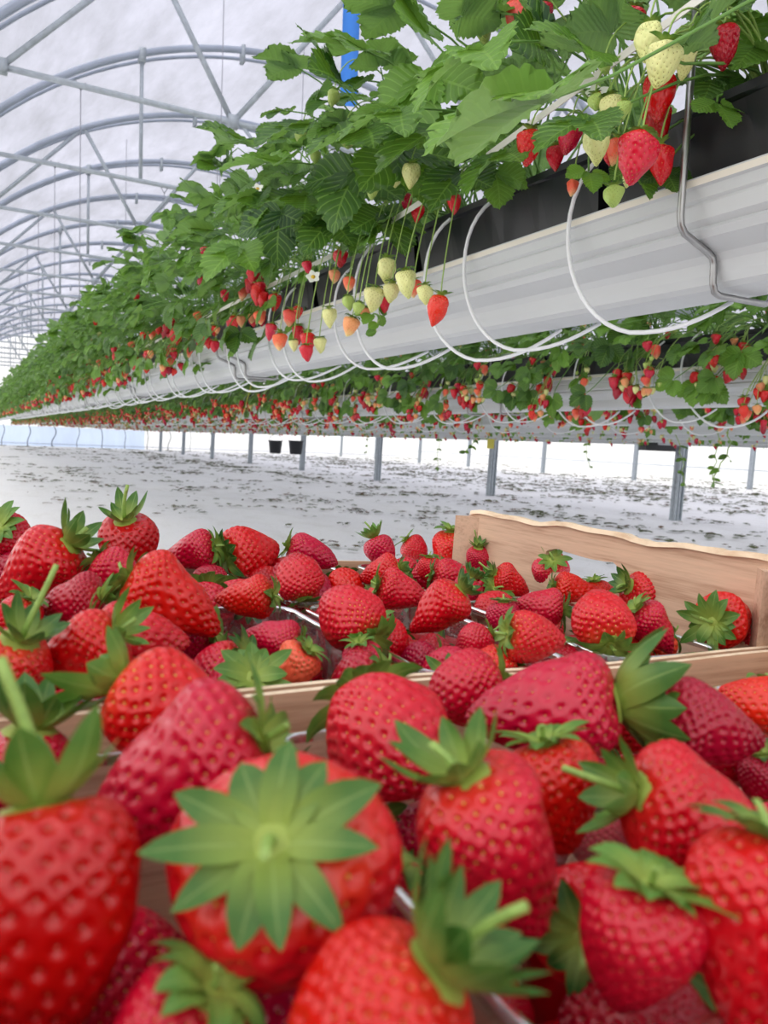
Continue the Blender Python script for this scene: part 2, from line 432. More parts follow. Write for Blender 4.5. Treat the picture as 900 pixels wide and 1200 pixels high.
def wall(name, p0, p1, z0, z1, mat, n=40, top=None):
    mb = MB(); vs = []; p0 = Vector(p0); p1 = Vector(p1)
    for j in range(7):
        for i in range(n + 1):
            p = p0.lerp(p1, i / n); zt = top(p.x) if top else z1
            vs.append((p.x, p.y, z0 + (zt - z0) * j / 6))
    mb.add(vs, [(j * (n + 1) + i, j * (n + 1) + i + 1, (j + 1) * (n + 1) + i + 1, (j + 1) * (n + 1) + i) for j in range(6) for i in range(n)], mat)
    return struct(name, mb.mesh(name))
def toparc(x):
    for ax, az, R, hw in SPANS:
        if ax - hw <= x <= ax + hw: return arc_z(x, ax, az, R)
    return 2.7
wall('wall_back', (-8, YEND, 0), (24, YEND, 0), .95, 3, 'wall', 80, toparc)
wall('baseboard_back', (-8, YEND - .02, 0), (8.2, YEND - .02, 0), -.02, .97, 'skirt')
wall('wall_back_lower', (8.2, YEND - .02, 0), (24, YEND - .02, 0), -.02, .97, 'wall')
wall('wall_right', (24, YEND, 0), (24, -4, 0), -.02, 2.9, 'wall')
wall('wall_left', (-8, -4, 0), (-8, YEND, 0), -.02, 2.9, 'wall')
wall('wall_front', (24, -4, 0), (-8, -4, 0), -.02, 3, 'wall', 80, toparc)
for nm, xa, xb in (('ceiling_right', 18.6, 24), ('ceiling_left', -8, -.72)):
    mb = MB(); mb.add([(xa, -4, 2.85), (xb, -4, 2.85), (xb, YEND, 2.85), (xa, YEND, 2.85)], [(0, 3, 2, 1)], 'wall'); struct(nm, mb.mesh(nm))
mb = MB(); mb.tube([(23.9, -4, .45), (23.9, YEND, .45)], .02, 'hoop'); mb.tube([(0, YEND - .1, .12), (24, YEND - .1, .12)], .02, 'hoop')
struct('trim_1', mb.mesh('wall_rail'))

def arch_tube(ax, az, R, hw, r=.042, dy=0.0, dz=0.0, n=40):
    return [(ax - hw + 2 * hw * i / n, dy, arc_z(ax - hw + 2 * hw * i / n, ax, az, R) + dz) for i in range(n + 1)]
ax, az, R, hw = SPANS[0]; TB = EYE + 2.86
def make_arch(kind):
    root = obj('roof_arch', None)
    mb = MB(); mb.tube(arch_tube(*SPANS[0]), .040, 'hoop', 8); obj('hoop', mb.mesh('hoop'), root)
    mb = MB(); mb.tube(arch_tube(*SPANS[0], dy=.28, dz=.02), .020, 'hoop', 6); obj('film_clamp_pipe', mb.mesh('film_clamp_pipe'), root)
    mb = MB(); mb.tube([(-.6, 0, TB), (8.1, 0, TB)], .026, 'galv', 7); obj('tie_bar', mb.mesh('tie_bar'), root)
    if kind:
        P = [(.24, TB), (1.40, arc_z(1.4)), (2.14, TB), (3.55, arc_z(3.55)), (5.34, TB), (6.08, arc_z(6.08)), (7.24, TB)]
        for a, b in zip(P[:-1], P[1:]):
            mb = MB(); mb.tube([(a[0], 0, a[1]), (b[0], 0, b[1])], .026, 'galv', 7); obj('brace', mb.mesh('brace'), root)
        for p in (P[0], P[2], P[4], P[6]):
            mb = MB(); mb.box((p[0] - .05, -.035, p[1] - .05), (p[0] + .05, .035, p[1] + .06), 'galv'); obj('bracket', mb.mesh('bracket'), root)
    else:
        for x in (1.74, 5.74):
            mb = MB(); mb.tube([(x, 0, TB), (x, 0, arc_z(x))], .022, 'galv', 7); mb.box((x - .035, -.05, arc_z(x) - .1), (x + .035, .05, arc_z(x) + .05), 'galv')
            obj('king_post', mb.mesh('king_post'), root)
    for x in (2.9,):
        mb = MB(); mb.box((x - .02, -.05, arc_z(x) - .15), (x + .02, .05, arc_z(x) + .05), 'galv'); obj('hoop_clip', mb.mesh('hoop_clip'), root)
    return root
ARCH = [make_arch(1), make_arch(0)]
ORD = ['nearest', 'second nearest', 'third', 'fourth', 'fifth', 'sixth', 'seventh', 'eighth', 'ninth', 'tenth', 'eleventh', 'twelfth', 'thirteenth', 'fourteenth', 'fifteenth', 'sixteenth', 'seventeenth', 'eighteenth', 'nineteenth', 'twentieth']
used = [0, 0]; cnt = 0
for i in range(3, 19):
    k = (i + 1) % 2 if False else (0 if i % 2 == 1 else 1)      # odd frames carry W bracing
    o = ARCH[k] if not used[k] else copy_tree(ARCH[k]); used[k] = 1
    o.location = (0, S * (i + .25), 0)
    kind = 'zigzag bracing' if k == 0 else 'upright king posts'
    tag(o, 'galvanised steel roof arch with tie bar and %s, %s in the tunnel' % (kind, ORD[cnt]), 'roof arch', 'steel arches of the tunnel roof'); cnt += 1
for i in range(2, 19, 2):
    mb = MB(); mb.tube(arch_tube(*SPANS[1]), .040, 'hoop', 8)
    if i == 2: side_hoop = mb.mesh('side_span_hoop')
    o = obj('side_span_hoop', side_hoop, loc=(0, S * (i + .25), 0))
    tag(o, 'bare steel hoop over the neighbouring span to the right behind the rows', 'roof hoop', 'hoops of the neighbouring span')
# posts (they lean a touch against the slope of the field)
mb = MB(); w, d, tt = .062, .05, .012
mb.box((-w, -tt, 0), (w, tt, 2.75), 'galv'); mb.box((-w, -d, 0), (-w + tt, d, 2.75), 'galv'); mb.box((w - tt, -d, 0), (w, d, 2.75), 'galv')
mb.box((-.012, -d * .8, 0), (.012, -tt, 2.75), 'galv')
postme = mb.mesh('tunnel_post', False)
LEAN = math.radians(-1.7)
def post(x, y, lab, grp): tag(obj('tunnel_post', postme, loc=(x, y, 0), rot=(0, -LEAN, 0)), lab, 'post', grp)
ys = [7.0, 11.08, 15.4, 19.9, 24.4, 28.9, 33.4, 37.9]
for i, y in enumerate(ys): post(8.15, y, 'grey steel tunnel post on white ground, %s in the nearer line of posts' % ORD[i], 'nearer line of steel posts')
for i, y in enumerate([13.8, 18.0, 22.5, 27.4, 31.5, 36, 40.3]): post(18.9, y, 'slim grey steel post, %s in the farther line of posts' % ORD[i], 'farther line of steel posts')
for x, y0, nm in ((8.2, -4, 'trim_2'),):
    mb = MB(); mb.box((x - .14, y0, 2.68), (x + .14, YEND, 2.72), 'galv'); mb.box((x - .15, y0, 2.68), (x - .13, YEND, 2.84), 'galv'); mb.box((x + .13, y0, 2.68), (x + .15, YEND, 2.84), 'galv')
    struct(nm, mb.mesh('valley_gutter'))

# ------------------------------------------------------------------ gutters
def rowz(x): return EYE + np.interp(x, [.84, 2.01, 3.18, 4.35, 5.52, 6.69, 7.86], [.203, .152, .150, .147, .142, .135, .125])        # underside of the gutter of a row
ROWLAB = ['nearest raised row', 'second raised row', 'third raised row', 'fourth raised row', 'fifth raised row', 'sixth raised row', 'farthest raised row']
prof = [(-.095, .112), (-.108, .112), (-.108, .104), (-.104, .102), (-.103, .090), (-.100, .087), (-.101, .084), (-.098, .068), (-.090, .062), (-.092, .058), (-.086, .050), (-.072, .044), (-.058, .038), (-.052, .030), (-.049, .016), (-.045, .006), (-.036, .001), (-.02, .0)]
prof = prof + [(-a, b) for a, b in reversed(prof)]
inner = [(a * .97, b + .003) for a, b in reversed(prof)]
def gutter_me():
    mb = MB(); full = prof + inner; n = len(full); NY = 12; vs = []
    for j in range(NY + 1):
        y = -.4 + (YEND - 1.2 + .4) * (j / NY) ** 1.5
        vs += [(p[0], y, p[1]) for p in full]
    fs = []; fl = []
    for j in range(NY):
        for i in range(n): (fl if (i in (0, 1) or i in (33, 34)) else fs).append((j * n + i, j * n + (i + 1) % n, (j + 1) * n + (i + 1) % n, (j + 1) * n + i))
    mb.add(vs, fs, 'gutter'); o = mb.mi('lip'); mb.f += fl; mb.m += [o] * len(fl)
    return mb.mesh('gutter', False)
gme = gutter_me()
RB = [rowz(x) for x in ROWX]
for i, x in enumerate(ROWX):
    tag(obj('gutter', gme, loc=(x, 0, RB[i])), 'long white steel growing gutter of the %s' % ROWLAB[i], 'gutter', 'parallel growing gutters')
# pots
def pot_mb():
    mb = MB(); L = .485; ny = 16; vs = []
    rows = []
    for j in range(ny + 1):
        y = -L / 2 + L * j / ny; rib = .003 if j % 4 == 0 else 0
        e = .0 if 0 < j < ny else -.006
        rows.append([(-.070 - rib * 0 + e * -1, y * .96, 0), (-.082 - rib - e * -1 * -1, y, .095), (-.088, y, .098), (-.088, y, .108), (-.080, y, .108), (-.078, y, .09)])
    for r in rows: vs += r + [(-a, b, c) for a, b, c in reversed(r)]
    n = 12; fs = [(j * n + i, j * n + (i + 1) % n, (j + 1) * n + (i + 1) % n, (j + 1) * n + i) for j in range(ny) for i in range(n)]
    mb.add(vs, fs, 'black')
    for j, rev in ((0, 0), (ny, 1)):
        o = j * n; f = [(o + 0, o + 11, o + 10, o + 1), (o + 1, o + 10, o + 9, o + 2), (o + 2, o + 9, o + 8, o + 3)]
        mb.f += [tuple(reversed(q)) if rev else q for q in f]; mb.m += [0] * 3
    return mb
pmb = pot_mb(); potme = pmb.mesh('grow_pot', False)
mb = MB(); nn = 14
vs = [(-.077 + .154 * i / 6, -.235 + .47 * j / nn, .092 + .006 * noise.noise(Vector((i, j, 0)))) for j in range(nn + 1) for i in range(7)]
smb = MB(); smb.add(vs, [(j * 7 + i, j * 7 + i + 1, (j + 1) * 7 + i + 1, (j + 1) * 7 + i) for j in range(nn) for i in range(6)], 'soil'); soilme = smb.mesh('substrate')
POTZ = .100
first = None
farpots = MB()
for ri, x in enumerate(ROWX):
    for k in range(81):
        y = .05 + .5 * k + .02
        if ri < 3:
            if first is None:
                first = obj('grow_pot', potme); obj('substrate', soilme, first); o = first
            else: o = copy_tree(first)
            o.location = (x, y, RB[ri] + POTZ)
            if k < 12 and ri == 0: lab = 'black plastic growing pot in the nearest raised gutter, %s from the right' % (['first'] + ['second'] + ORD[2:])[k]
            elif k < 8 and ri > 0: lab = 'black growing pot of the %s, %s along from the right' % (ROWLAB[ri], (['first'] + ['second'] + ORD[2:])[k])
            else: lab = 'far black growing pot hidden among leaves of the %s' % ROWLAB[ri]
            tag(o, lab, 'plant pot', 'black growing pots of the %s' % ROWLAB[ri])
        else: farpots.merge(pmb, Matrix.Translation((x, y, RB[ri] + POTZ)))
tag(obj('distant_grow_pots', farpots.mesh('distant_grow_pots', False)), 'black growing pots in the gutters of the distant rows', 'plant pots', kind='stuff')

# ------------------------------------------------------------------ strawberry plants
def leaflet(mb, base, d, nrm, L, W, NR=18, cols=7, tint=.5, curl=.0):
    d = d.normalized(); s = d.cross(nrm).normalized(); nrm = s.cross(d).normalized(); vs = []; uv = []
    fold = U(.10, .45); droop = U(.05, .30) + curl; sk = U(-.12, .12); ph = U(0, 6)
    us = [-1 + 2 * i / (cols - 1) for i in range(cols)]
    for j in range(NR + 1):
        v = j / NR; w = .5 * W * (math.sin(PI * min(1., v * .93 + .05) ** .92) ** .62)
        if v == 0: w = .02 * W
        for u in us:
            e = abs(u) == 1; k = 1.0; dv = 0
            if e and 1 < j: k = 1.085 if j % 2 else .95; dv = .022 if j % 2 else -.01
            if j == NR: dv += .02 if u == 0 else -.02 * abs(u)
            vv = v + dv - .07 * (abs(u) ** 1.5) * (1 - v) + .05 * abs(u) * v * (-1 if v > .8 else 1)
            p = base + d * (L * vv) + s * (u * w * k + sk * L * v * v)
            h = abs(u) * fold * w - droop * L * v * v + .022 * L * math.sin(2 * PI * (v * 7 - abs(u) * 1.8)) * abs(u) * (1 - .3 * v) + .03 * L * math.sin(5 * v + ph) * u
            vs.append(p + nrm * h); uv.append((u * .5 + .5, v))
    fs = [(j * cols + i, j * cols + i + 1, (j + 1) * cols + i + 1, (j + 1) * cols + i) for j in range(NR) for i in range(cols - 1)]
    mb.add(vs, fs, 'leaf', uv, tint)
def leaf_mb(base, hub, out, nrm, L, NR=18, cols=7, seg=5, spread=1.15, tint=None, mb=None, sag=.25):
    mb = mb or MB(); base = Vector(base); hub = Vector(hub); out = Vector(out).normalized(); nrm = Vector(nrm).normalized()
    tint = rnd() if tint is None else tint
    dist = (hub - base).length
    mb.tube(bez(base, base + Vector((0, 0, dist * .45)) + (hub - base) * .1, hub - out * dist * sag, hub, 7 if NR > 10 else 4), .0022, 'petiole', seg, False, r1=.0014)
    s = out.cross(nrm).normalized(); nrm = s.cross(out)
    for a, k in ((0, 1.0), (spread, .92), (-spread, .92)):
        dd = out * math.cos(a) + s * math.sin(a)
        b = hub + dd * .006
        n2 = nrm + dd * U(-.25, .25) + s * U(-.2, .2)
        leaflet(mb, b, dd, n2, L * k * U(.93, 1.05), L * k * U(.78, .92), NR, cols, tint)
    return mb
def random_leaf(hub, out, nrm, L, lod, mb=None):
    base = Vector((U(-.03, .03), U(-.03, .03), 0)); NR, cols = ((14, 7), (8, 5), (3, 3))[lod]
    return leaf_mb(base, hub, out, nrm, L, NR, cols, (5, 4, 3)[lod], mb=mb)
def hedge_leaf(th, k, yr=.13, ru=.46, rl=.30):
    # th: 0 = straight out towards the aisle, 90 = up, 180 = far side
    t = math.radians(th); rr = k * (abs(math.sin(t)) * ru + (1 - abs(math.sin(t))) * rl) if th > 0 else k * (rl - .04)
    hub = Vector((-math.cos(t) * rr, U(-yr, yr), math.sin(t) * (rr if th > 0 else .26)))
    rad = Vector((-math.cos(t), 0, math.sin(t)))
    out = rad * U(.2, .9) + Vector((U(-.3, .3), U(-.9, .9), U(-1.0, -.1) if th < 60 else U(-.7, .3)))
    nrm = rad * U(.5, 1.1) + Vector((U(-.3, .3), U(-.45, .25), U(.25, .9)))
    return (hub, out, nrm, U(.046, .072))
RIPE = ['red', 'deep', 'orange', 'half', 'blush', 'white', 'green']
SEEDM = dict(red='seed', deep='seed_red', orange='seed', half='seed_pale', blush='seed_pale', white='seed_pale', green='seed_green')
LZ = dict(red=1.3, deep=1.35, orange=1.3, half=1.3, blush=1.25, white=1.3, green=1.2)
random.seed(21)
RB_MB = {k: [berry_mb(84, 58, 150, k, SEEDM[k], L=LZ[k] - .1 + .22 * s, wide=.28, point=.3, lump=.08, depth=.040, sd=s + 20, seedk=1.35) for s in range(2)] for k in RIPE}
RBM = {k: [b.mesh('fruit') for b in v] for k, v in RB_MB.items()}
LOWB = {k: berry_mb(8, 6, 1, k, SEEDM[k], L=1.3, lump=.03, depth=0, seedgeo=False) for k in RIPE}
RCAL = [calyx_mb(s, 8, .42, sd=40 + i, res=4) for i, s in enumerate(('spread', 'reflex', 'mix'))]
RCALM = [c.mesh('calyx') for c in RCAL]
LOWC = calyx_mb('spread', 5, .40, sd=60, res=2)
def pick():
    return random.choices(RIPE, (28, 10, 14, 12, 6, 16, 14))[0]
def truss_spec(side, low=0):
    # stalk leaves the crown, bends over the pot rim and hangs outside the gutter; returns list of curves and fruit spots
    tx = -side * U(.15, .24); ty = U(-.10, .10); tz = U(-.17, -.04) if low else (U(-.13, .0) if rnd() < .7 else U(0, .2))
    p0 = Vector((-side * .02, U(-.03, .03), 0)); top = Vector((tx * .75, ty * .6, max(U(.03, .09), tz + .06))); e = Vector((tx, ty, tz))
    main = bez(p0, p0 + Vector((0, 0, .07)), top, e, 8); curves = [(main, .0014)]; fr = []
    bias = random.choice((0, 0, 1, 2))
    for k in range(random.choice((4, 5, 6, 7, 9))):
        a = main[random.choice((5, 6, 7, 8))]; q = e + Vector((U(-.022, .022), U(-.035, .035), U(-.055, .045)))
        if abs(q.x) < .14: q.x = -side * .145
        m = (a + q) / 2 + Vector((-side * .012, 0, .02)); curves.append((bez(a, a + (m - a) * .7, q + Vector((0, 0, .03)), q, 5), .0009))
        r = pick() if bias == 0 else (random.choice(('red', 'red', 'deep', 'orange', 'half')) if bias == 1 else random.choice(('white', 'green', 'green', 'blush', 'half')))
        D = {'green': U(.011, .017), 'white': U(.017, .025), 'blush': U(.02, .027)}.get(r, U(.021, .034))
        ax = Vector((U(-.3, .3), U(-.3, .3), 1)).normalized()
        fr.append((q - ax * D * .42, D, ax, r, U(0, 6)))
    return curves, fr
def plant_spec(nl, both, nt=2, low=True):
    L = []
    for k in range(nl):
        q = k / nl
        if both: th = U(-40, 60) if k % 2 else U(20, 215)
        else: th = (U(-32, 40) if q < .36 else U(30, 100) if q < .82 else U(100, 190))
        L.append(hedge_leaf(th, U(.62, 1.05) if k % 4 else U(.35, .6), ru=.47 if not both else .36))
    T = [truss_spec(1, both) for _ in range(nt)]
    if both: T += [truss_spec(-1) for _ in range(1)]
    return L, T
def build_detailed(spec):
    L, T = spec; root = obj('strawberry_plant', None)
    mb = MB(); mb.tube([(0, 0, -.01), (0, 0, .02)], .016, 'petiole', 8, r1=.010); obj('crown', mb.mesh('crown'), root)
    for a in L: obj('leaf', random_leaf(*a, 0).mesh('leaf'), root)
    for curves, fr in T:
        mb = MB()
        for c, r in curves: mb.tube(c, r, 'stem', 5, False)
        obj('fruit_stalk', mb.mesh('fruit_stalk'), root)
        for (p, D, axv, r, roll) in fr: add_fruit(root, p, D, axv, r, roll)
    return root
def add_fruit(root, p, D, axv, r, roll, s=None, cal=None):
    M4 = basis(axv, roll); f = obj('fruit', RBM[r][s if s is not None else int(roll * 10) % 2], root)
    f.matrix_local = Matrix.Translation(p) @ M4 @ Matrix.Scale(D, 4)
    c = obj('calyx', RCALM[cal if cal is not None else int(roll * 7) % 3], f, (0, 0, .395), None, 1.25); return f
def build_joined(spec, lod):
    L, T = spec; out = MB()
    for a in L: random_leaf(*a, lod, mb=out)
    for curves, fr in T:
        for c, r in curves: out.tube(c[::2] if lod == 2 else c, r * 1.2, 'stem', 3, False)
        for (p, D, axv, r, roll) in fr:
            A = Matrix.Translation(p) @ basis(axv, roll) @ Matrix.Scale(D, 4)
            out.merge(RB_MB[r][0] if lod == 0 else LOWB[r], A); out.merge(LOWC, A @ Matrix.Translation((0, 0, .375)))
    return out
CROWN = .192        # crown height over the gutter underside
random.seed(33)
DET = [build_detailed(plant_spec(34, False)) for _ in range(5)]
DETR = [build_detailed(plant_spec(30, True, 3)) for _ in range(4)]
JM = [build_joined(plant_spec(34, False, 2), 1).mesh('strawberry_plant') for _ in range(6)]
JR = [build_joined(plant_spec(28, True, 3), 1).mesh('strawberry_plant') for _ in range(5)]
LOW = [build_joined(plant_spec(16, True, 2), 2) for _ in range(5)]
used = set(); np_ = 0
def place_plant(proto, x, y, z, rz=0):
    if proto.name in used: o = copy_tree(proto)
    else: o = proto; used.add(proto.name)
    o.location = (x, y, z); o.rotation_euler = (0, 0, rz); return o
NUM = ['first', 'second', 'third', 'fourth', 'fifth', 'sixth', 'seventh', 'eighth', 'ninth', 'tenth', 'eleventh', 'twelfth', 'thirteenth', 'fourteenth', 'fifteenth', 'sixteenth', 'seventeenth', 'eighteenth', 'nineteenth', 'twentieth', 'twenty-first', 'twenty-second', 'twenty-third', 'twenty-fourth', 'twenty-fifth', 'twenty-sixth', 'twenty-seventh', 'twenty-eighth', 'twenty-ninth', 'thirtieth']
random.seed(44)
NEARP = []
y = 1.95; k = 0; n_ind = 0
while y < YEND - 1.6:
    z = RB[0] + CROWN
    if k < 22: o = place_plant(DET[k % 5], ROWX[0], y, z, U(-.25, .25)); o.scale = (U(.95, 1.08),) * 3
    else:
        o = obj('strawberry_plant', JM[k % 6], loc=(ROWX[0], y, z), rot=(0, 0, U(-.3, .3)), scale=U(.95, 1.1))
    if k < 30: lab = 'leafy strawberry plant of the nearest row, %s beyond the fruit over the white gutter' % NUM[k]
    else: lab = 'far leafy strawberry plant near the left vanishing end of the nearest row'
    tag(o, lab, 'strawberry plant', 'strawberry plants of the nearest row'); n_ind += 1
    y += .21 if y < 20 else .28; k += 1
y = 1.0; k = 0
while n_ind < 255 and y < 20:
    z = RB[1] + CROWN
    if k < 16: o = place_plant(DETR[k % 4], ROWX[1], y, z, U(-.25, .25))
    else: o = obj('strawberry_plant', JR[k % 5], loc=(ROWX[1], y, z), rot=(0, 0, U(-.3, .3)), scale=U(.95, 1.1))
    lab = 'strawberry plant of the second row seen under the white gutter, %s from the right' % NUM[k] if k < 28 else 'far strawberry plant of the second row seen under the white gutter'
    tag(o, lab, 'strawberry plant', 'strawberry plants of the second row'); n_ind += 1; y += .22; k += 1
y2 = y; y = 1.6; k = 0
while n_ind < 292:
    o = obj('strawberry_plant', JR[k % 5], loc=(ROWX[2], y, RB[2] + CROWN), rot=(0, 0, U(-.3, .3)), scale=U(.95, 1.1))
    tag(o, 'strawberry plant of the third row behind two gutters, %s from the right' % NUM[k] if k < 30 else 'far strawberry plant of the third row', 'strawberry plant', 'strawberry plants of the third row'); n_ind += 1; y += .22; k += 1
y3 = y
far = MB()
for ri, ys0 in ((1, y2), (2, y3), (3, 2.2), (4, 2.8), (5, 3.4), (6, 4.0)):
    y = ys0
    while y < YEND - 1.6:
        far.merge(LOW[random.randrange(5)], Matrix.Translation((ROWX[ri], y, RB[ri] + CROWN)) @ Matrix.Rotation(U(-.4, .4), 4, 'Z'), tint=rnd())
        y += .26
tag(obj('distant_strawberry_plants', far.mesh('distant_strawberry_plants')), 'mass of strawberry plants in the distant raised rows', 'strawberry plants', kind='stuff')

#HERO_PLANTS
# hero fruit: (px, py, width px, ripeness, plane x, tilt x)
HF = [(608, 16, 28, 'half', .66), (636, 14, 22, 'red', .68), (567, 38, 17, 'green', .64), (742, 22, 24, 'red', .70), (760, 42, 27, 'white', .62), (777, 70, 36, 'white', .60),
      (772, 104, 32, 'red', .69), (803, 66, 22, 'white', .68), (848, 48, 30, 'deep', .72), (716, 124, 24, 'white', .63), (709, 78, 13, 'green', .63), (698, 118, 16, 'green', .62), (731, 125, 15, 'green', .61), (699, 164, 27, 'white', .62),
      (719, 228, 22, 'green', .63), (747, 178, 42, 'orange', .60), (774, 184, 27, 'red', .70), (770, 138, 29, 'deep', .715), (737, 205, 14, 'white', .65), (668, 158, 26, 'red', .68), (620, 168, 29, 'orange', .64), (722, 172, 20, 'half', .67),
      (671, 217, 13, 'half', .70), (714, 175, 16, 'orange', .68), (650, 180, 18, 'red', .70),
      (465, 208, 15, 'white', .62), (482, 200, 20, 'white', .61), (437, 223, 13, 'green', .61), (374, 209, 14, 'white', .60), (391, 112, 14, 'green', .58), (405, 160, 16, 'green', .60), (352, 158, 13, 'green', .6), (410, 160, 14, 'white', .61), (370, 182, 12, 'green', .6),
      (453, 312, 22, 'white', .64), (476, 326, 24, 'white', .62), (498, 343, 19, 'white', .63), (438, 347, 25, 'white', .62), (459, 340, 20, 'white', .64), (514, 357, 25, 'orange', .62), (485, 335, 18, 'half', .66), (411, 380, 21, 'blush', .63), (386, 368, 17, 'white', .62),
      (408, 352, 14, 'green', .62), (427, 366, 14, 'blush', .64), (450, 355, 15, 'red', .67), (409, 331, 15, 'half', .66), (420, 360, 14, 'green', .61), (392, 322, 14, 'blush', .64), (360, 311, 12, 'orange', .62), (399, 300, 17, 'red', .66), (532, 236, 17, 'orange', .68), (490, 245, 15, 'red', .69), (476, 233, 14, 'red', .69),
      (328, 398, 18, 'half', .62), (344, 403, 12, 'white', .61), (349, 388, 15, 'deep', .66), (361, 398, 19, 'orange', .63), (359, 411, 16, 'orange', .61), (375, 402, 16, 'white', .64), (340, 370, 17, 'half', .64), (322, 352, 16, 'orange', .66), (318, 385, 14, 'orange', .65), (349, 364, 12, 'red', .68)]
CL = {}
for f in HF:
    P = onX(f[0], f[1], f[4]); yi = min((.40, .62, .84, 1.06, 1.28, 1.50, 1.72), key=lambda a: abs(a - (P.y)))
    CL.setdefault(yi, []).append((P, f))
HL = []   # hero leaves: hub px, dir px, plane x, size px
HERO_LEAF = [((640, 118), (-105, 30), .40, 150), ((560, 60), (-80, 50), .50, 95), ((470, 130), (-70, 20), .52, 80), ((430, 150), (-50, 30), .55, 90), ((362, 145), (-55, 20), .52, 70), ((400, 100), (-30, -40), .54, 70),
             ((470, 12), (-60, -5), .56, 66), ((350, 80), (-30, -5), .56, 55), ((540, 20), (30, -30), .55, 70), ((500, 90), (-20, 70), .60, 80), ((300, 230), (-40, 20), .50, 55), ((420, 200), (-30, 50), .62, 80), ((470, 175), (30, 50), .62, 80),
             ((330, 190), (-60, 10), .52, 70), ((280, 290), (-25, 25), .50, 55), ((330, 250), (-10, 60), .60, 60), ((590, 180), (-50, 40), .64, 70), ((690, 60), (-40, -10), .62, 70), ((800, 55), (25, -20), .62, 60), ((720, 40), (-30, -40), .66, 80), ((560, 130), (10, 60), .66, 60),
             ((690, 140), (-60, 25), .58, 70), ((640, 60), (-30, -50), .64, 80), ((250, 270), (-40, 5), .52, 55), ((390, 260), (-30, 30), .62, 60), ((450, 250), (20, 40), .66, 60), ((740, 200), (15, 30), .70, 40), ((580, 200), (10, 60), .70, 45), ((690, 200), (2, 40), .66, 28),
             ((520, 150), (-60, 30), .58, 90), ((430, 60), (-60, -5), .58, 80), ((290, 170), (-40, -10), .55, 60), ((500, 40), (-40, -40), .6, 80), ((600, 20), (-60, 10), .66, 70), ((360, 230), (-50, 10), .58, 70), ((540, 200), (-30, 40), .66, 60), ((850, 12), (25, -10), .76, 60), ((885, 55), (20, 25), .78, 60), ((815, 15), (-15, -25), .74, 60), ((870, 95), (15, 30), .80, 45), ((895, 20), (-20, 20), .84, 70), ((835, 90), (-15, 35), .76, 40), ((780, 200), (5, 30), .73, 32), ((840, 120), (10, 35), .74, 36)]
for hp, dp, xx, spx in HERO_LEAF:
    P = onX(hp[0], hp[1], xx); dist = np.linalg.norm(np.array(P) - np.array((0, 0, EYE)))
    d = cdir((dp[0], dp[1], -20)); yi = min((.40, .62, .84, 1.06, 1.28, 1.50, 1.72), key=lambda a: abs(a - P.y))
    HL.append((yi, P, d, spx * dist / 1000.0))
random.seed(55)
for i, yi in enumerate((.40, .62, .84, 1.06, 1.28, 1.50, 1.72)):
    base = Vector((ROWX[0], yi, RB[0] + CROWN)); root = obj('strawberry_plant', None, loc=base)
    mb = MB(); mb.tube([(0, 0, -.01), (0, 0, .02)], .016, 'petiole', 8, r1=.010); obj('crown', mb.mesh('crown'), root)
    items = CL.get(yi, [])
    # stalks: fruits share a main stalk per bunch
    for P, f in items:
        D = f[2] * np.linalg.norm(np.array(P) - np.array((0, 0, EYE))) / 930.0
        axv = Vector((U(-.22, .22), U(-.22, .22), 1)).normalized(); p = P - base
        fr = add_fruit(root, p, D, axv, f[3], U(0, 6))
        if f[3] in ('red', 'orange', 'deep'): fr.scale.z *= 1.08
        top = p + axv * D * .36
        hub = Vector((top.x * .75, top.y * .8 + U(-.01, .01), max(top.z + .05, .05)))
        mb = MB(); c0 = Vector((-.02, top.y * .1, .01))
        mb.tube(bez(c0, c0 + Vector((0, 0, .09)), hub + Vector((.03, 0, .04)), hub, 8), .0014, 'stem', 5, False)
        mb.tube(bez(hub, hub + (hub - c0) * .15, top + Vector((0, 0, .035)), top, 8), .0011, 'stem', 5, False)
        obj('fruit_stalk', mb.mesh('fruit_stalk'), root)
    for (yy, P, d, L) in HL:
        if yy != yi: continue
        nrm = cdir((U(-.2, .2), -1, U(-.75, -.2)))
        obj('leaf', leaf_mb(Vector((U(-.02, .02), U(-.02, .02), 0)), P - base, d, nrm, L, 22, 9).mesh('leaf'), root)
    for k in range(20 if yi < .7 else 11 if yi < 1.1 else 15):
        a = hedge_leaf(U(60, 150), U(.55, .86), .12) if k % 3 else hedge_leaf(U(40, 95), U(.4, .8), .12)
        obj('leaf', random_leaf(*a, 0).mesh('leaf'), root)
    if yi > 1.2:
        for k in range(9):
            obj('leaf', random_leaf(*hedge_leaf(U(-8, 50), U(.55, .95), .12, rl=.26), 0).mesh('leaf'), root)
    tag(root, 'large-leaved strawberry plant at the near end of the nearest row, %s from right' % NUM[i], 'strawberry plant', 'large plants at the near end of the row')
# white blossom of the near plants
mb = MB()
for k in range(5):
    a = k * 2 * PI / 5; d = Vector((math.cos(a), math.sin(a), .25)); s_ = Vector((-math.sin(a), math.cos(a), 0)); vs = []
    for j in range(5):
        t = j / 4; w = .0055 * math.sin(PI * (t * .8 + .15)); c = d * (.002 + .011 * t)
        vs += [c - s_ * w, c + Vector((0, 0, .0005)), c + s_ * w]
    mb.add(vs, [(j * 3 + i, j * 3 + i + 1, j * 3 + i + 4, j * 3 + i + 3) for j in range(4) for i in range(2)], 'petal')
vs = [Vector((.004 * math.cos(t) * r, .004 * math.sin(t) * r, z)) for r, z in ((1, .001), (.7, .0035), (0, .0045)) for t in [i * PI / 4 for i in range(8)]]
mb.add(vs, [(j * 8 + i, j * 8 + (i + 1) % 8, (j + 1) * 8 + (i + 1) % 8, (j + 1) * 8 + i) for j in range(2) for i in range(8)], 'pollen')
flower = mb.mesh('blossom')
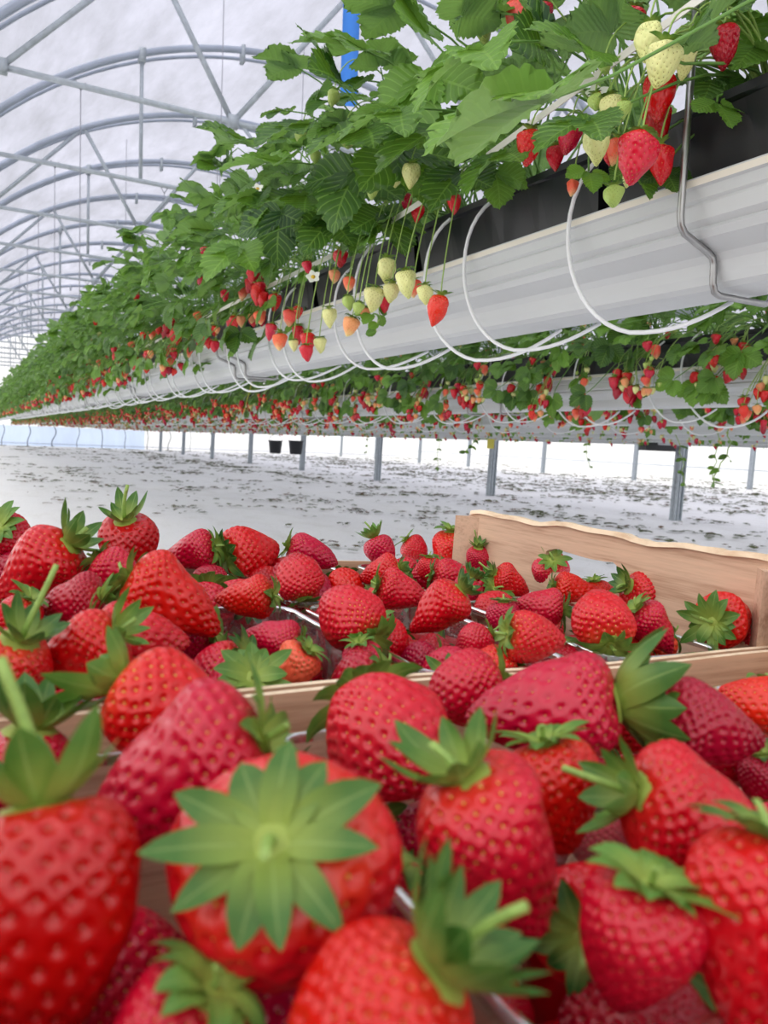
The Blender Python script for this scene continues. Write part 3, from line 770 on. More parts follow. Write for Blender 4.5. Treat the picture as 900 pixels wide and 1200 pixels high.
for (px, py, xx) in ((367, 325, .60), (700, 112, .64), (302, 462 - 240, .6)):
    P = onX(px, py, xx); roots = [o for o in bpy.data.objects if o.name.startswith('strawberry_plant') and o.type == 'EMPTY' and abs(o.location.x - ROWX[0]) < .01]
    r = min(roots, key=lambda o: abs(o.location.y - P.y)); d = cdir((0, -.3, -1))
    f = obj('blossom', flower, r); f.matrix_local = Matrix.Translation(r.matrix_basis.inverted() @ P) @ basis(d) @ Matrix.Scale(1.15, 4)

# ------------------------------------------------------------------ hangers, drip tubes, tape, wires
gz = RB[0]
def hanger_mb(x0=-.118, top=.30):
    pts = [(x0, 0, top), (x0, 0, .072), (x0 + .002, 0, .061), (x0 + .009, 0, .053), (x0 + .050, 0, .038), (x0 + .059, 0, .033), (x0 + .062, 0, .024), (x0 + .063, 0, .004), (x0 + .067, 0, -.006), (x0 + .076, 0, -.009), (0.0, 0, -.009)]
    full = pts + [(-a, b, c) for a, b, c in reversed(pts[:-1])]
    mb = MB(); mb.tube(full, .0042, 'rod', 8); return mb
hm = hanger_mb().mesh('gutter_hanger'); hm2 = hanger_mb(top=.20).mesh('gutter_hanger')
hy = [.645, 2.42, 2.53, 4.3, 4.41, 6.2, 6.31, 8.1, 8.21, 10.0, 10.11, 12, 14, 16]
for i, y in enumerate(hy):
    tag(obj('gutter_hanger', hm if i == 0 else hm2, loc=(ROWX[0], y, gz)), 'bent steel rod hanger round the nearest gutter, %s from the right' % NUM[i], 'hanger', 'rod hangers of the nearest gutter')
for i, y in enumerate((2.62, 2.86, 4.6, 4.8, 6.6, 6.8)):
    tag(obj('gutter_hanger', hm2, loc=(ROWX[1], y, RB[1])), 'bent steel rod hanger round the second gutter, %s from the right' % NUM[i], 'hanger', 'rod hangers of the second gutter')
def loop_mb(dr=.0030, run=.155, drop=.046, seg=7):
    k = run / .155; d = drop / .046
    pts = bez((-.100, -.045, .190), (-.122, -.030, .172), (-.120, 0, .14), (-.119, 0, .096), 6)
    pts += bez((-.119, 0, .096), (-.119, 0, .03), (-.112, -.045 * k, -.036 * d), (-.080, -.088 * k, -.046 * d), 10)[1:]
    pts += bez((-.080, -.088 * k, -.046 * d), (-.05, -.13 * k, -.050 * d), (-.02, -.155 * k, -.030 * d), (.03, -.153 * k, -.003), 8)[1:]
    mb = MB(); mb.tube(pts, dr, 'tube', seg); return mb
loops = [loop_mb(), loop_mb(run=.17, drop=.048), loop_mb(run=.19, drop=.056), loop_mb(dr=.0036, run=.18, seg=5)]
lm = [l.mesh('drip_tube') for l in loops]
ly = [.833, 1.085, 1.21, 1.50, 1.60, 1.93, 2.03]
y = 2.32
while y < 16: ly += [y, y + .1]; y += .43
random.seed(66)
for i, y in enumerate(ly):
    me = lm[i % 3] if y < 5 else lm[3]
    lab = 'white drip tube looping under the nearest gutter, %s from the right' % NUM[i] if i < 16 else 'thin white drip tube among the far loops under the nearest gutter'
    tag(obj('drip_tube', me, loc=(ROWX[0], y, gz), rot=(0, 0, U(-.02, .02)), scale=(1, U(.9, 1.1), U(.9, 1.1) if i > 2 else 1)), lab, 'drip tube', 'white drip tubes of the nearest gutter')
y = 1.2; i = 0
while y < 10:
    for dy in (0, .12):
        lab = 'white drip tube looping under the second gutter, %s from the right' % NUM[i] if i < 20 else 'thin white drip tube far along the second gutter'
        tag(obj('drip_tube', lm[i % 3] if y < 3 else lm[3], loc=(ROWX[1], y + dy + U(-.03, .03), RB[1]), scale=(1, U(.85, 1.1), U(.9, 1.15))), lab, 'drip tube', 'white drip tubes of the second gutter'); i += 1
    y += .45
y = 2.2; i = 0
while y < 8:
    tag(obj('drip_tube', lm[3], loc=(ROWX[2], y + U(-.05, .05), RB[2])), 'white drip tube looping under the third gutter, %s from the right' % NUM[i], 'drip tube', 'white drip tubes of the third gutter'); i += 1; y += .5
# support tape: a thin flat band carried along the outside of the plants
pts = [(-.07, .26, .475), (-.06, .574, .453), (-.04, 1.05, .408), (-.03, 1.40, .388), (-.02, 2.0, .390), (0, 4, .385), (0, 9, .385), (0, 20, .385)]
mb = MB(); vs = []
for a, y, z in pts: vs += [(.70 + a, y, EYE + z - .0065), (.7015 + a, y, EYE + z - .0065), (.706 + a, y, EYE + z + .0065), (.7045 + a, y, EYE + z + .0065)]
n = len(pts); fs = [(j * 4 + i, j * 4 + (i + 1) % 4, (j + 1) * 4 + (i + 1) % 4, (j + 1) * 4 + i) for j in range(n - 1) for i in range(4)] + [(3, 2, 1, 0), (4 * n - 4, 4 * n - 3, 4 * n - 2, 4 * n - 1)]
mb.add(vs, fs, 'tape'); tag(obj('support_tape', mb.mesh('support_tape', False)), 'flat cream support band running along the nearest row behind the hanging fruit', 'band')
# suspension wires
mb = MB(); mb.tube([(0, 0, 0), (0, 0, TB - .07 - 1.13)], .004, 'wire', 5); mb.tube([(0, 0, TB - .07 - 1.13), (-.04, 0, TB - 1.13)], .005, 'wire', 5); mb.tube([(0, 0, TB - .07 - 1.13), (.04, 0, TB - 1.13)], .005, 'wire', 5)
wm = mb.mesh('suspension_wire')
mb = MB(); mb.tube([(0, 0, 0), (0, 0, 3.9)], .004, 'wire', 5); wlong = mb.mesh('suspension_wire')
for i in range(3, 13):
    for ri, x in enumerate((ROWX[0], ROWX[1], ROWX[2], ROWX[3])):
        lab = 'thin hanging wire with forked top on the %s tie bar, %s from the left' % (ORD[i - 3], NUM[ri])
        tag(obj('suspension_wire', wm, loc=(x, S * (i + .25), RB[ri] + .11)), lab, 'wire', 'forked suspension wires')
for i, (px, d, lab) in enumerate(((148, 1, 'left of the middle'), (258, 1, 'at the middle'), (352, 2, 'just left of the blue strip'))):
    r = ray(px, 200); P = r * (ROWX[d] / r[0])
    tag(obj('suspension_wire', wlong, loc=(P[0], P[1], RB[d] + .11)), 'long thin vertical wire dropping from the roof film, %s' % lab, 'wire', 'long roof wires')
# blue strip
r = ray(411, 40); P = r * (3.6 / r[1]); mb = MB()
vs = []
for j in range(9):
    z = 2.5 + 1.1 * j / 8; w = .042
    for k in range(2): vs += [(-w, k * .0015 + .004 * math.sin(j), z), (w, k * .0015 + .004 * math.sin(j + .5), z)]
fs = []
for j in range(8): a = j * 4; fs += [(a, a + 1, a + 5, a + 4), (a + 3, a + 2, a + 6, a + 7), (a + 1, a + 3, a + 7, a + 5), (a + 2, a, a + 4, a + 6)]
mb.add(vs, fs, 'blue'); o = obj('sticky_trap_strip', mb.mesh('sticky_trap_strip'), loc=(P[0], P[1], 0), rot=(0, 0, -.45)); tag(o, 'bright blue strip hanging from the roof above the leaves', 'insect trap')
mb = MB(); mb.tube([(0, 0, 3.6), (0, 0, arc_z(P[0]))], .002, 'wire', 5); obj('trap_wire', mb.mesh('trap_wire'), o)
# wavy hoses at the far end
mb = MB(); mb.tube([(.10 * math.sin(t * 5.5) * (1 - .2 * t), .05 * math.cos(t * 4), .99 * (1 - t)) for t in [i / 14 for i in range(15)]], .022, 'hose', 6); hs = mb.mesh('feed_hose')
for i, x in enumerate([1.45 + 1.12 * k for k in range(10)]):
    tag(obj('feed_hose', hs, loc=(x, YEND - .9, .015), rot=(0, 0, U(-1, 1)), scale=(U(.7, 1.1), U(.5, 1), 1)), 'dark wavy feed hose by the far end wall, %s from the left' % NUM[i], 'hose', 'wavy feed hoses at the far end')
# black buckets and a small black box under the rows
def lathe(prof_, mat, seg=24):
    mb = MB(); vs = [(r * math.cos(2 * PI * i / seg), r * math.sin(2 * PI * i / seg), z) for r, z in prof_ for i in range(seg)]
    mb.add(vs, [(j * seg + i, j * seg + (i + 1) % seg, (j + 1) * seg + (i + 1) % seg, (j + 1) * seg + i) for j in range(len(prof_) - 1) for i in range(seg)], mat); return mb
bm_ = lathe([(0, 0), (.105, 0), (.112, .01), (.138, .24), (.150, .245), (.150, .262), (.132, .262), (.105, .02), (0, .02)], 'black').mesh('bucket')
hb = MB(); hb.tube([(.145 * math.cos(t), 0, .25 + .13 * math.sin(t)) for t in [PI * i / 12 for i in range(13)]], .004, 'rod', 6); hbm = hb.mesh('bucket_handle')
for px, w in ((323, 'left'), (347, 'right')):
    r = ray(px, 514); P = r * (5.50 / r[0]); o = obj('bucket', bm_, loc=(P[0], P[1], EYE + P[2] - .30)); obj('handle', hbm, o)
    tag(o, 'black bucket hanging under the distant gutters, %s one of the two' % w, 'bucket', 'pair of black buckets')
r = ray(770, 523); P = r * (7.9 / r[0]); mb = MB()
mb.box((-.2, -.12, 0), (.2, .12, .12), 'black'); mb.box((-.21, -.13, .12), (.21, .13, .14), 'black')
tag(obj('hanging_tray', mb.mesh('hanging_tray', False), loc=(P[0], P[1], EYE + P[2] - .06), rot=(0, 0, -.4)), 'small black tray hung under the far gutter near the right post', 'tray')
# trailing runners
random.seed(77)
mbs = []
for i, (px, py, x, ln, lab) in enumerate([(559, 515, 3.2, .16, 'left of the second post'), (852, 520, 3.2, .26, 'right of the near post'), (790, 520, 4.4, .35, 'left of the near post'), (515, 512, 4.4, .4, 'between the far posts at the middle'), (840, 520, 4.3, .3, 'just right of the near post'),
                                         (430, 505, 5.5, .4, 'left of the third post'), (690, 520, 5.5, .3, 'in the gap between the two near posts'), (445, 370, .66, .06, 'over the white gutter below pale berries')]):
    P = onX(px, py, x); mb = MB(); pts = [Vector((0, 0, .07 if x > 1 else .03))]
    for k in range(8): pts.append(pts[-1] + Vector((U(-.02, .02) * (1 if x > 1 else .2), U(-.02, .02) * (1 if x > 1 else .2), -ln / 8)))
    mb.tube(pts, .003 if x > 1 else .0012, 'stem', 5)
    for p in pts[2::2]:
        for q in range(2 if x > 1 else 1):
            dd = Vector((U(-1, 1), U(-1, 1), -.2)); leaflet(mb, p, dd, Vector((U(-.6, .6), -.9, .5)), U(.03, .06) if x > 1 else .022, .028 if x > 1 else .018, 8, 5, rnd())
    if x < 1: leaf_mb(pts[5], pts[5] + Vector((-.005, .015, .012)), cdir((-1, -.2, 0)), cdir((0, -.7, -.7)), .03, 12, 5, mb=mb)
    tag(obj('trailing_runner', mb.mesh('trailing_runner'), loc=P), 'thin green runner with small leaves dangling %s' % lab, 'runner', 'dangling runners')
# yellow string below second row
a = onX(592, 300 + 155 - 0, 1.8) if False else onX(296, 453, 1.7); b = onX(277, 505, 1.75)
mb = MB(); mb.tube([a + Vector((0, 0, .05)), (a + b) / 2 + Vector((0, 0, -.01)), b], .0022, 'string', 5); tag(obj('twine', mb.mesh('twine')), 'yellow twine hanging below the rows at left of the buckets', 'twine')
# yellow tag
P = onX(575, 520, 6.6); mb = MB(); mb.box((-.06, -.004, -.07), (.06, .004, .07), 'string'); mb.tube([(0, 0, .07), (0, 0, .16)], .003, 'wire', 5)
tag(obj('row_tag', mb.mesh('row_tag', False), loc=P), 'small yellow tag hanging beside the second post', 'tag')

# ------------------------------------------------------------------ crates, punnets, picked berries
TILT = .04
CO = Matrix.Translation((.10, .31, EYE - .11)) @ Matrix.Rotation(TILT, 4, 'Y')      # local: x right, y away, z=0 rail top
def toworld(p): return CO @ Vector(p)
def board(mb, y0, y1, zb, ztf, th, mat, edge, hole=None, n=64, m=14):
    # board in the local y-z plane, thickness th in +x, optional oval hand hole
    V = {}; vs = []; grid = []
    def inh(y, z): return hole and ((y - hole[0]) / hole[2]) ** 4 + ((z - hole[1]) / hole[3]) ** 2 < 1
    for side in (0, 1):
        for j in range(m + 1):
            for i in range(n + 1):
                y = y0 + (y1 - y0) * i / n; z = zb + (ztf(y) - zb) * j / m
                if hole:
                    e = ((y - hole[0]) / hole[2]) ** 4 + ((z - hole[1]) / hole[3]) ** 2
                    if .72 < e < 1.9:
                        k = e ** -.3; y = hole[0] + (y - hole[0]) * k; z = hole[1] + (z - hole[1]) * (e ** -.5)
                vs.append((th * side, y, z))
    W = n + 1; OFF = W * (m + 1); cells = set()
    for j in range(m):
        for i in range(n):
            y = y0 + (y1 - y0) * (i + .5) / n; z = zb + (ztf(y) - zb) * (j + .5) / m
            if not inh(y, z): cells.add((i, j))
    fs = []; fe = []
    for (i, j) in cells:
        a = j * W + i; fs.append((a, a + W, a + W + 1, a + 1)); b = a + OFF; fs.append((b, b + 1, b + W + 1, b + W))
        for (di, dj, p, q) in ((-1, 0, a, a + W), (1, 0, a + W + 1, a + 1), (0, -1, a + 1, a), (0, 1, a + W, a + W + 1)):
            if (i + di, j + dj) not in cells: (fe if dj == 1 and j == m - 1 else fs).append((p, p + OFF, q + OFF, q)) if False else (fe if dj == 1 and j == m - 1 else fs).append((q, q + OFF, p + OFF, p))
    o = len(mb.v); mb.add(vs, fs, mat); k = mb.mi(edge); mb.f += [tuple(v + o for v in f) for f in fe]; mb.m += [k] * len(fe)
def topf(y): # gently wavy bark-side top of the tall panels
    return .055 - .005 * max(0, (y - .33) / .04) + .0015 * math.sin(y * 40) + .001 * math.sin(y * 93) 
def make_crate(yf, yb, lab):
    root = obj('wooden_crate', None); xl, xr = -.235, .374
    for x, s in ((xr, 1), (xl - .006, -1)):
        mb = MB(); board(mb, yf + .002, yb - .002, -.105, lambda y: topf(y - yf), .006, 'wood', 'edge', ((yf + yb) / 2 + .008, .024, .050, .012))
        p = obj('end_panel', mb.mesh('end_panel', False), root, (x, 0, 0))
        mb = MB(); vs = []; n = 40           # rough split strip on top of the panel
        for i in range(n + 1):
            y = yf + .012 + (yb - yf - .020) * i / n; z = topf(y - yf); e = .0015 * noise.noise(Vector((i * .9, s, 3)))
            vs += [(-.003 + e, y, z), (.008, y, z - .0005), (.007, y, z + .0035 + e), (-.002 + e, y, z + .004 + e * .8)]
        fs = [(j * 4 + i, j * 4 + (i + 1) % 4, (j + 1) * 4 + (i + 1) % 4, (j + 1) * 4 + i) for j in range(n) for i in range(4)] + [(3, 2, 1, 0), (n * 4, n * 4 + 1, n * 4 + 2, n * 4 + 3)]
        mb.add(vs, fs, 'edge'); obj('split_edge', mb.mesh('split_edge', False), p)
    for y in (yf, yb - .004):
        mb = MB(); n = 24; vs = []; fs = []
        for i in range(n + 1):
            x = xl + (xr - xl) * i / n; z = .0012 * math.sin(x * 22 + y * 9)
            vs += [(x, y, -.105), (x, y + .004, -.105), (x, y + .004, z), (x, y, z)]
        fe = []
        for j in range(n):
            for i in range(4): (fe if i == 2 else fs).append((j * 4 + i, j * 4 + (i + 1) % 4, (j + 1) * 4 + (i + 1) % 4, (j + 1) * 4 + i))
        mb.add(vs, fs + [(3, 2, 1, 0), (n * 4, n * 4 + 1, n * 4 + 2, n * 4 + 3)], 'woodx'); k = mb.mi('edge'); mb.f += fe; mb.m += [k] * len(fe)
        obj('side_rail', mb.mesh('side_rail', False), root)
    for x, sx in ((xl, 1), (xr, -1)):
        for y, sy in ((yf + .004, 1), (yb - .004, -1)):
            mb = MB(); c = .018; zt = .051
            vs = [(x, y, -.105), (x + sx * c, y, -.105), (x, y + sy * c, -.105), (x, y, zt), (x + sx * c, y, zt), (x, y + sy * c, zt)]
            mb.add(vs, [(0, 1, 4, 3), (1, 2, 5, 4), (2, 0, 3, 5), (0, 2, 1), (3, 4, 5)], 'wood'); obj('corner_post', mb.mesh('corner_post', False), root)
    for k in range(5):
        a = yf + .004 + (yb - yf - .008) * k / 5; mb = MB(); mb.box((xl, a + .004, -.109), (xr, a + (yb - yf - .008) / 5 - .004, -.105), 'woodx'); obj('bottom_slat', mb.mesh('bottom_slat', False), root)
    root.matrix_world = CO; tag(root, lab, 'crate', 'wooden fruit crates'); return root
make_crate(.004, .376, 'farther pale wooden crate with tall end board and oval hand hole')
make_crate(-.412, 0.0, 'nearer pale wooden crate whose back rail crosses the picture')

def rrect(hx, hy, r, n=6):
    P = []
    for cx, cy, a0 in ((hx - r, hy - r, 0), (-hx + r, hy - r, 90), (-hx + r, -hy + r, 180), (hx - r, -hy + r, 270)):
        for k in range(n + 1):
            a = math.radians(a0 + 90 * k / n); P.append((cx + r * math.cos(a), cy + r * math.sin(a)))
    Q = []
    for i in range(len(P)):
        a = P[i]; b = P[(i + 1) % len(P)]; d = math.dist(a, b); m = max(1, int(d / .008))
        for k in range(m): Q.append((a[0] + (b[0] - a[0]) * k / m, a[1] + (b[1] - a[1]) * k / m))
    return Q
def punnet_meshes(hx, hy):
    base = rrect(hx, hy, .016); n = len(base)
    def ring(inset, z, rib=0):
        out = []
        for i, (x, y) in enumerate(base):
            k = inset + (rib if (i // 2) % 2 else 0); out.append((x * (1 - k / hx), y * (1 - k / hy), z))
        return out
    mb = MB(); rings = [ring(.0055, -.001), ring(.0065, -.008), ring(.0085, -.011, .0), ring(.0095, -.025, .0012), ring(.013, -.055, .0014), ring(.016, -.070, .0), ring(.022, -.074), ring(hx * .6, -.074)]
    vs = [p for r in rings for p in r]; m = len(rings)
    mb.add(vs, [(j * n + i, j * n + (i + 1) % n, (j + 1) * n + (i + 1) % n, (j + 1) * n + i) for j in range(m - 1) for i in range(n)] + [tuple((m - 1) * n + i for i in range(n))], 'clear')
    rim = MB(); rr = [ring(.0055, -.001), ring(.0046, .0008), ring(.0026, .0008), ring(.0018, -.0005), ring(.0018, -.004), ring(.0026, -.004), ring(.003, -.0004), ring(.004, -.0004)]
    vs = [p for r in rr for p in r]; m = len(rr)
    rim.add(vs, [(j * n + i, j * n + (i + 1) % n, (j + 1) * n + (i + 1) % n, (j + 1) * n + i) for j in range(m - 1) for i in range(n)], 'clear')
    return mb.mesh('punnet'), rim.mesh('rim')
PM = punnet_meshes(.0535, .089)
colx = [-.183, -.073, .036, .145 - .002, .250 + .000, ]
colx = [-.181, -.072, .0375, .147, .256 + .0]
PUN = []
cn = ['leftmost', 'second', 'middle', 'fourth', 'rightmost']
for c, (ya, yb2, nm) in enumerate(((.008, .372, 'farther crate'), (-.406, -.040, 'nearer crate'))):
    for r_, yc in enumerate((ya + .0905, yb2 - .0905)):
        for i in range(5):
            x = [-.174, -.0605, .053, .166, .279][i] if False else [-.1775, -.0665, .0445, .1555, .2665 + .02][i]
            PUN.append((x, yc, c, r_, i))
for k, (x, y, c, r_, i) in enumerate(PUN):
    p = obj('punnet', PM[0], loc=toworld((x, y, -.016 if False else -.002))); p.rotation_euler = (0, TILT, U(-.012, .012)); obj('rim', PM[1], p)
    nm = ('farther', 'nearer')[c]; rw = ('front', 'back')[r_]
    tag(p, 'clear plastic punnet of red strawberries in the %s row of the %s crate, %s across' % (rw, nm, cn[i]), 'punnet', 'clear plastic punnets')

# picked berries read off the photo: px, py, width px, calyx angle, tilt to camera, height over rim, shape, colour, calyx style, description
HB = [
 # nearer crate, left punnets
 (50, 1085, 235, 96, -12, .012, 0, 'deep', 'up', 'huge blurred red strawberry at the lower left corner with upright sepals'),
 (28, 905, 105, 82, 0, .000, 2, 'red', 'up', 'strawberry nearly hidden behind the corner one under upright dark sepals'),
 (340, 1022, 258, 95, 52, .014, 0, 'orange', 'flat', 'big blurred strawberry at the front whose star of pale green sepals faces the camera'),
 (205, 915, 178, 25, 0, .016, 1, 'red', 'flat', 'red strawberry just behind the left of the big star-topped one'),
 (212, 838, 138, 150, 5, .016, 0, 'orange', 'up', 'red strawberry with an orange shoulder, sepals rising at its left, by the crate rail'),
 (205, 1235, 175, 60, 0, -.004, 2, 'red', 'reflex', 'blurred red strawberry at the bottom edge left of centre'),
 (440, 1215, 225, 48, 0, .008, 2, 'red', 'up', 'blurred red strawberry at the bottom edge with sepals at its upper right'),
 (440, 1052, 100, 60, 0, -.012, 2, 'red', 'reflex', 'red strawberry low behind the right side of the big star-topped one'),
 (585, 1195, 90, 120, 0, -.012, 2, 'red', 'up', 'red strawberry at the bottom edge beside the punnet rim'),
 # nearer crate, right punnets
 (456, 866, 150, 130, -55, .008, 2, 'orange', 'reflex', 'red strawberry lying against the crate rail at the left of the right hand punnet'),
 (632, 835, 122, 8, 5, .014, 3, 'red', 'up', 'long broad red strawberry lying sideways before the crate rail'),
 (545, 808, 90, 20, 0, .010, 2, 'red', 'flat', 'red strawberry behind the long sideways one, touching the rail'),
 (588, 998, 162, 118, 5, .012, 1, 'orange', 'up', 'conical orange-red strawberry pointing down beside the punnet rim'),
 (650, 935, 112, 100, -5, .006, 0, 'red', 'flat', 'red strawberry tucked behind the conical orange-red one'),
 (742, 1110, 142, 78, 8, .008, 0, 'red', 'flat', 'red strawberry with pale seeds at the lower right, two sepals on top'),
 (822, 956, 135, 160, 5, .014, 1, 'red', 'up', 'plump red strawberry at the right with its sepals to the left'),
 (835, 857, 102, 160, 5, .014, 1, 'deep', 'flat', 'shiny dark red strawberry at the right just below the crate rail'),
 (890, 1105, 185, 80, -10, .012, 1, 'red', 'flat', 'large red strawberry cut off by the lower right corner'),
 (888, 822, 72, -15, 20, .010, 0, 'orange', 'flat', 'orange strawberry at the right edge with sepals at its right'),
 (898, 915, 65, 100, 0, -.002, 2, 'deep', 'flat', 'small dark red strawberry peeping at the right edge below the shiny one'),
 (742, 850, 70, 150, 0, -.002, 2, 'red', 'up', 'small red strawberry half hidden by the green sepals at centre right'),
 (700, 985, 70, 90, 0, -.014, 2, 'red', 'up', 'small red strawberry deep between two large ones at right'),
 # farther crate, left heap
 (10, 632, 60, 95, 55, .018, 2, 'red', 'flat', 'red strawberry at the far left edge showing its open green sepals'),
 (42, 672, 84, 42, 0, .018, 1, 'red', 'up', 'large red strawberry of the left heap tipped left with leafy top'),
 (152, 645, 72, 90, 25, .018, 0, 'deep', 'up', 'red strawberry under a large crown of sepals at the back of the left heap'),
 (222, 648, 48, 15, 5, .012, 1, 'red', 'spread', 'small red strawberry at the back right of the left heap'),
 (292, 648, 66, 190, 45, .012, 0, 'red', 'flat', 'red strawberry with sepals splayed on its left face behind the second punnet'),
 (206, 706, 94, 150, 5, .020, 1, 'red', 'flat', 'large round red strawberry at the right side of the left heap'),
 (143, 680, 58, 140, 0, .018, 1, 'red', 'flat', 'red strawberry wedged at the middle of the left heap'),
 (82, 704, 60, 10, 5, .016, 1, 'deep', 'up', 'red strawberry crossed by a cut green stem in the left heap'),
 (22, 722, 50, 60, 0, .010, 2, 'orange', 'flat', 'small orange-red strawberry at the left edge under the heap'),
 (10, 785, 92, 62, 15, .014, 2, 'orange', 'up', 'orange-red strawberry at the left edge with a long cut stem'),
 (88, 770, 84, 32, 5, .016, 3, 'red', 'up', 'long red strawberry at the front of the left heap'),
 (166, 748, 84, 175, 15, .014, 1, 'red', 'spread', 'red strawberry with small sepals at the right front of the left heap'),
 (222, 772, 42, 60, 0, -.012, 2, 'deep', 'flat', 'small dark strawberry low in the corner of the left punnet'),
 # farther crate, second punnet
 (285, 701, 55, 5, 5, .008, 1, 'red', 'spread', 'red strawberry at the back left of the second punnet'),
 (350, 676, 58, -75, 20, .014, 2, 'red', 'flat', 'red strawberry with its green sepals turned down to the front'),
 (318, 746, 50, -12, 8, .004, 1, 'red', 'spread', 'red strawberry lying flat inside the clear rim of the second punnet'),
 (410, 722, 78, -42, 28, .012, 2, 'orange', 'spread', 'pale-shouldered strawberry with dark sepals curling at its lower right'),
 (338, 790, 54, 50, 5, -.006, 3, 'half', 'flat', 'pinkish pale strawberry low behind the clear punnet front'),
 (425, 775, 48, 100, 10, -.006, 2, 'red', 'flat', 'red strawberry under the dark curled sepals'),
 (368, 650, 42, 160, 0, .010, 3, 'red', 'flat', 'long red strawberry at the back before the small bit of rail'),
 # farther crate, right punnets
 (448, 650, 38, 112, 0, .008, 0, 'red', 'up', 'small red strawberry with upright sepals beside the back rail'),
 (444, 671, 38, 15, 5, .008, 1, 'red', 'up', 'small red strawberry with its leafy top to the right in the back row'),
 (487, 645, 34, 130, 0, .006, 2, 'red', 'flat', 'small red strawberry left of the one with the flat green hat'),
 (528, 645, 46, 88, 5, .010, 2, 'orange', 'flat', 'orange-red strawberry wearing flat green sepals before the crate corner'),
 (474, 694, 48, 165, 0, .010, 1, 'red', 'flat', 'red strawberry of middle size at the left of the third punnet'),
 (512, 717, 60, 42, 5, .012, 1, 'red', 'up', 'round red strawberry behind the clear inner rim'),
 (503, 668, 30, 90, 0, .006, 2, 'red', 'flat', 'tiny red strawberry between larger ones in the back row'),
 (536, 678, 44, 170, 0, .008, 1, 'red', 'spread', 'red strawberry with its sepals to the left behind the round one'),
 (584, 656, 34, 155, 5, .008, 0, 'orange', 'up', 'small orange-red strawberry left of the hand hole'),
 (600, 684, 38, 150, 5, .008, 1, 'red', 'up', 'small red strawberry with sepals rising at its left below the hand hole'),
 (645, 668, 44, 95, 50, .012, 2, 'orange', 'flat', 'orange strawberry showing open sepals right before the hand hole'),
 (677, 691, 38, 172, 0, .010, 3, 'red', 'flat', 'long red strawberry lying just right of the hand hole'),
 (630, 710, 44, -8, 5, .010, 1, 'red', 'flat', 'red strawberry lying at the middle of the right hand punnets'),
 (758, 697, 54, 155, 10, .012, 2, 'red', 'up', 'red strawberry against the tall end board with a leafy left side'),
 (706, 728, 74, -85, 48, .014, 2, 'orange', 'spread', 'large orange-red strawberry with drooping sepals facing the camera'),
 (768, 738, 52, 130, 0, .008, 1, 'red', 'flat', 'red strawberry with deep seeds behind the clear rim at right'),
 (852, 726, 66, 178, 42, .012, 1, 'red', 'flat', 'red strawberry at the far right with big green star sepals'),
 (628, 747, 62, 172, 12, .014, 0, 'orange', 'spread', 'orange-red strawberry with sepals at its left before the rail'),
 (556, 752, 44, 30, 0, .004, 2, 'red', 'flat', 'red strawberry between the inner rim and the orange-red one'),
 (492, 776, 50, 20, 0, -.014, 2, 'deep', 'flat', 'dark red strawberry low behind the clear punnet front'),
 (545, 692, 34, 60, 0, .004, 2, 'red', 'up', 'small red strawberry behind leafy sepals at the centre of the farther crate'),
 (560, 655, 30, 90, 20, .008, 2, 'red', 'up', 'small red strawberry with a cut stem near the crate corner'),
 (700, 700, 40, 100, 0, .002, 2, 'red', 'flat', 'red strawberry behind the large orange-red one'),
 (890, 745, 40, 160, 0, .004, 2, 'red', 'up', 'small red strawberry at the right edge behind the rail'),
 (720, 770, 40, 90, 0, -.01, 2, 'red', 'flat', 'red strawberry low behind the rail at right'),
 (655, 775, 44, 90, 0, -.012, 2, 'deep', 'flat', 'dark strawberry low behind the rail under the orange-red ones'),
 (590, 725, 40, 90, 0, .0, 2, 'red', 'flat', 'red strawberry behind the spread sepals at the centre of the crate'),
]
BER = []
nrmv = (CO.to_3x3() @ Vector((0, 0, 1)))
for b in HB:
    r = Vector(ray(b[0], b[1])); h = b[5]; P0 = toworld((0, 0, h)) - Vector((0, 0, EYE))
    s_ = P0.dot(nrmv) / r.dot(nrmv); P = r * s_; depth = s_ * FPX
    D = b[2] * depth / FPX
    if D > .052 or D < .022:
        D2 = min(max(D, .022), .052); P = P * (D2 / D); D = D2
    BER.append([P, D, b])
def toln(P): return CO.inverted() @ (P + Vector((0, 0, EYE)))
print('berry D', [(round(x[1], 3), round(toln(x[0]).y, 2)) for x in BER])
for it in range(60):
    for i in range(len(BER)):
        for j in range(i + 1, len(BER)):
            A, B_ = BER[i], BER[j]; d = (A[0] - B_[0]).length; need = (A[1] + B_[1]) * .5 * .86
            if d < need:
                n_, f_ = (A, B_) if A[0].length < B_[0].length else (B_, A); k = (need - d) * .25
                for q, sg in ((n_, -1), (f_, 1)):
                    L = q[0].length; s2 = (L + sg * k * (1 if sg > 0 else .6)) / L
                    if .021 < q[1] * s2 < .054: q[0] = q[0] * s2; q[1] *= s2
random.seed(88)
def make_berry(P, D, axv, roll, shape, mat, style, ci, L=1, stem=None, name='strawberry'):
    me = hero_mesh(shape, mat) if mat != 'half' else RBM['half'][1]
    o = obj(name, me); o.matrix_world = Matrix.Translation(P) @ basis(axv, roll) @ Matrix.Scale(D, 4)
    c = obj('calyx', calyx_mesh(style, ci), o, (0, 0, .375))
    obj('stem', STEM[stem if stem is not None else 0], c, (0, 0, .03), scale=None if stem is not None else (1, 1, .4))
    return o
STY = {0: 0, 1: 1}
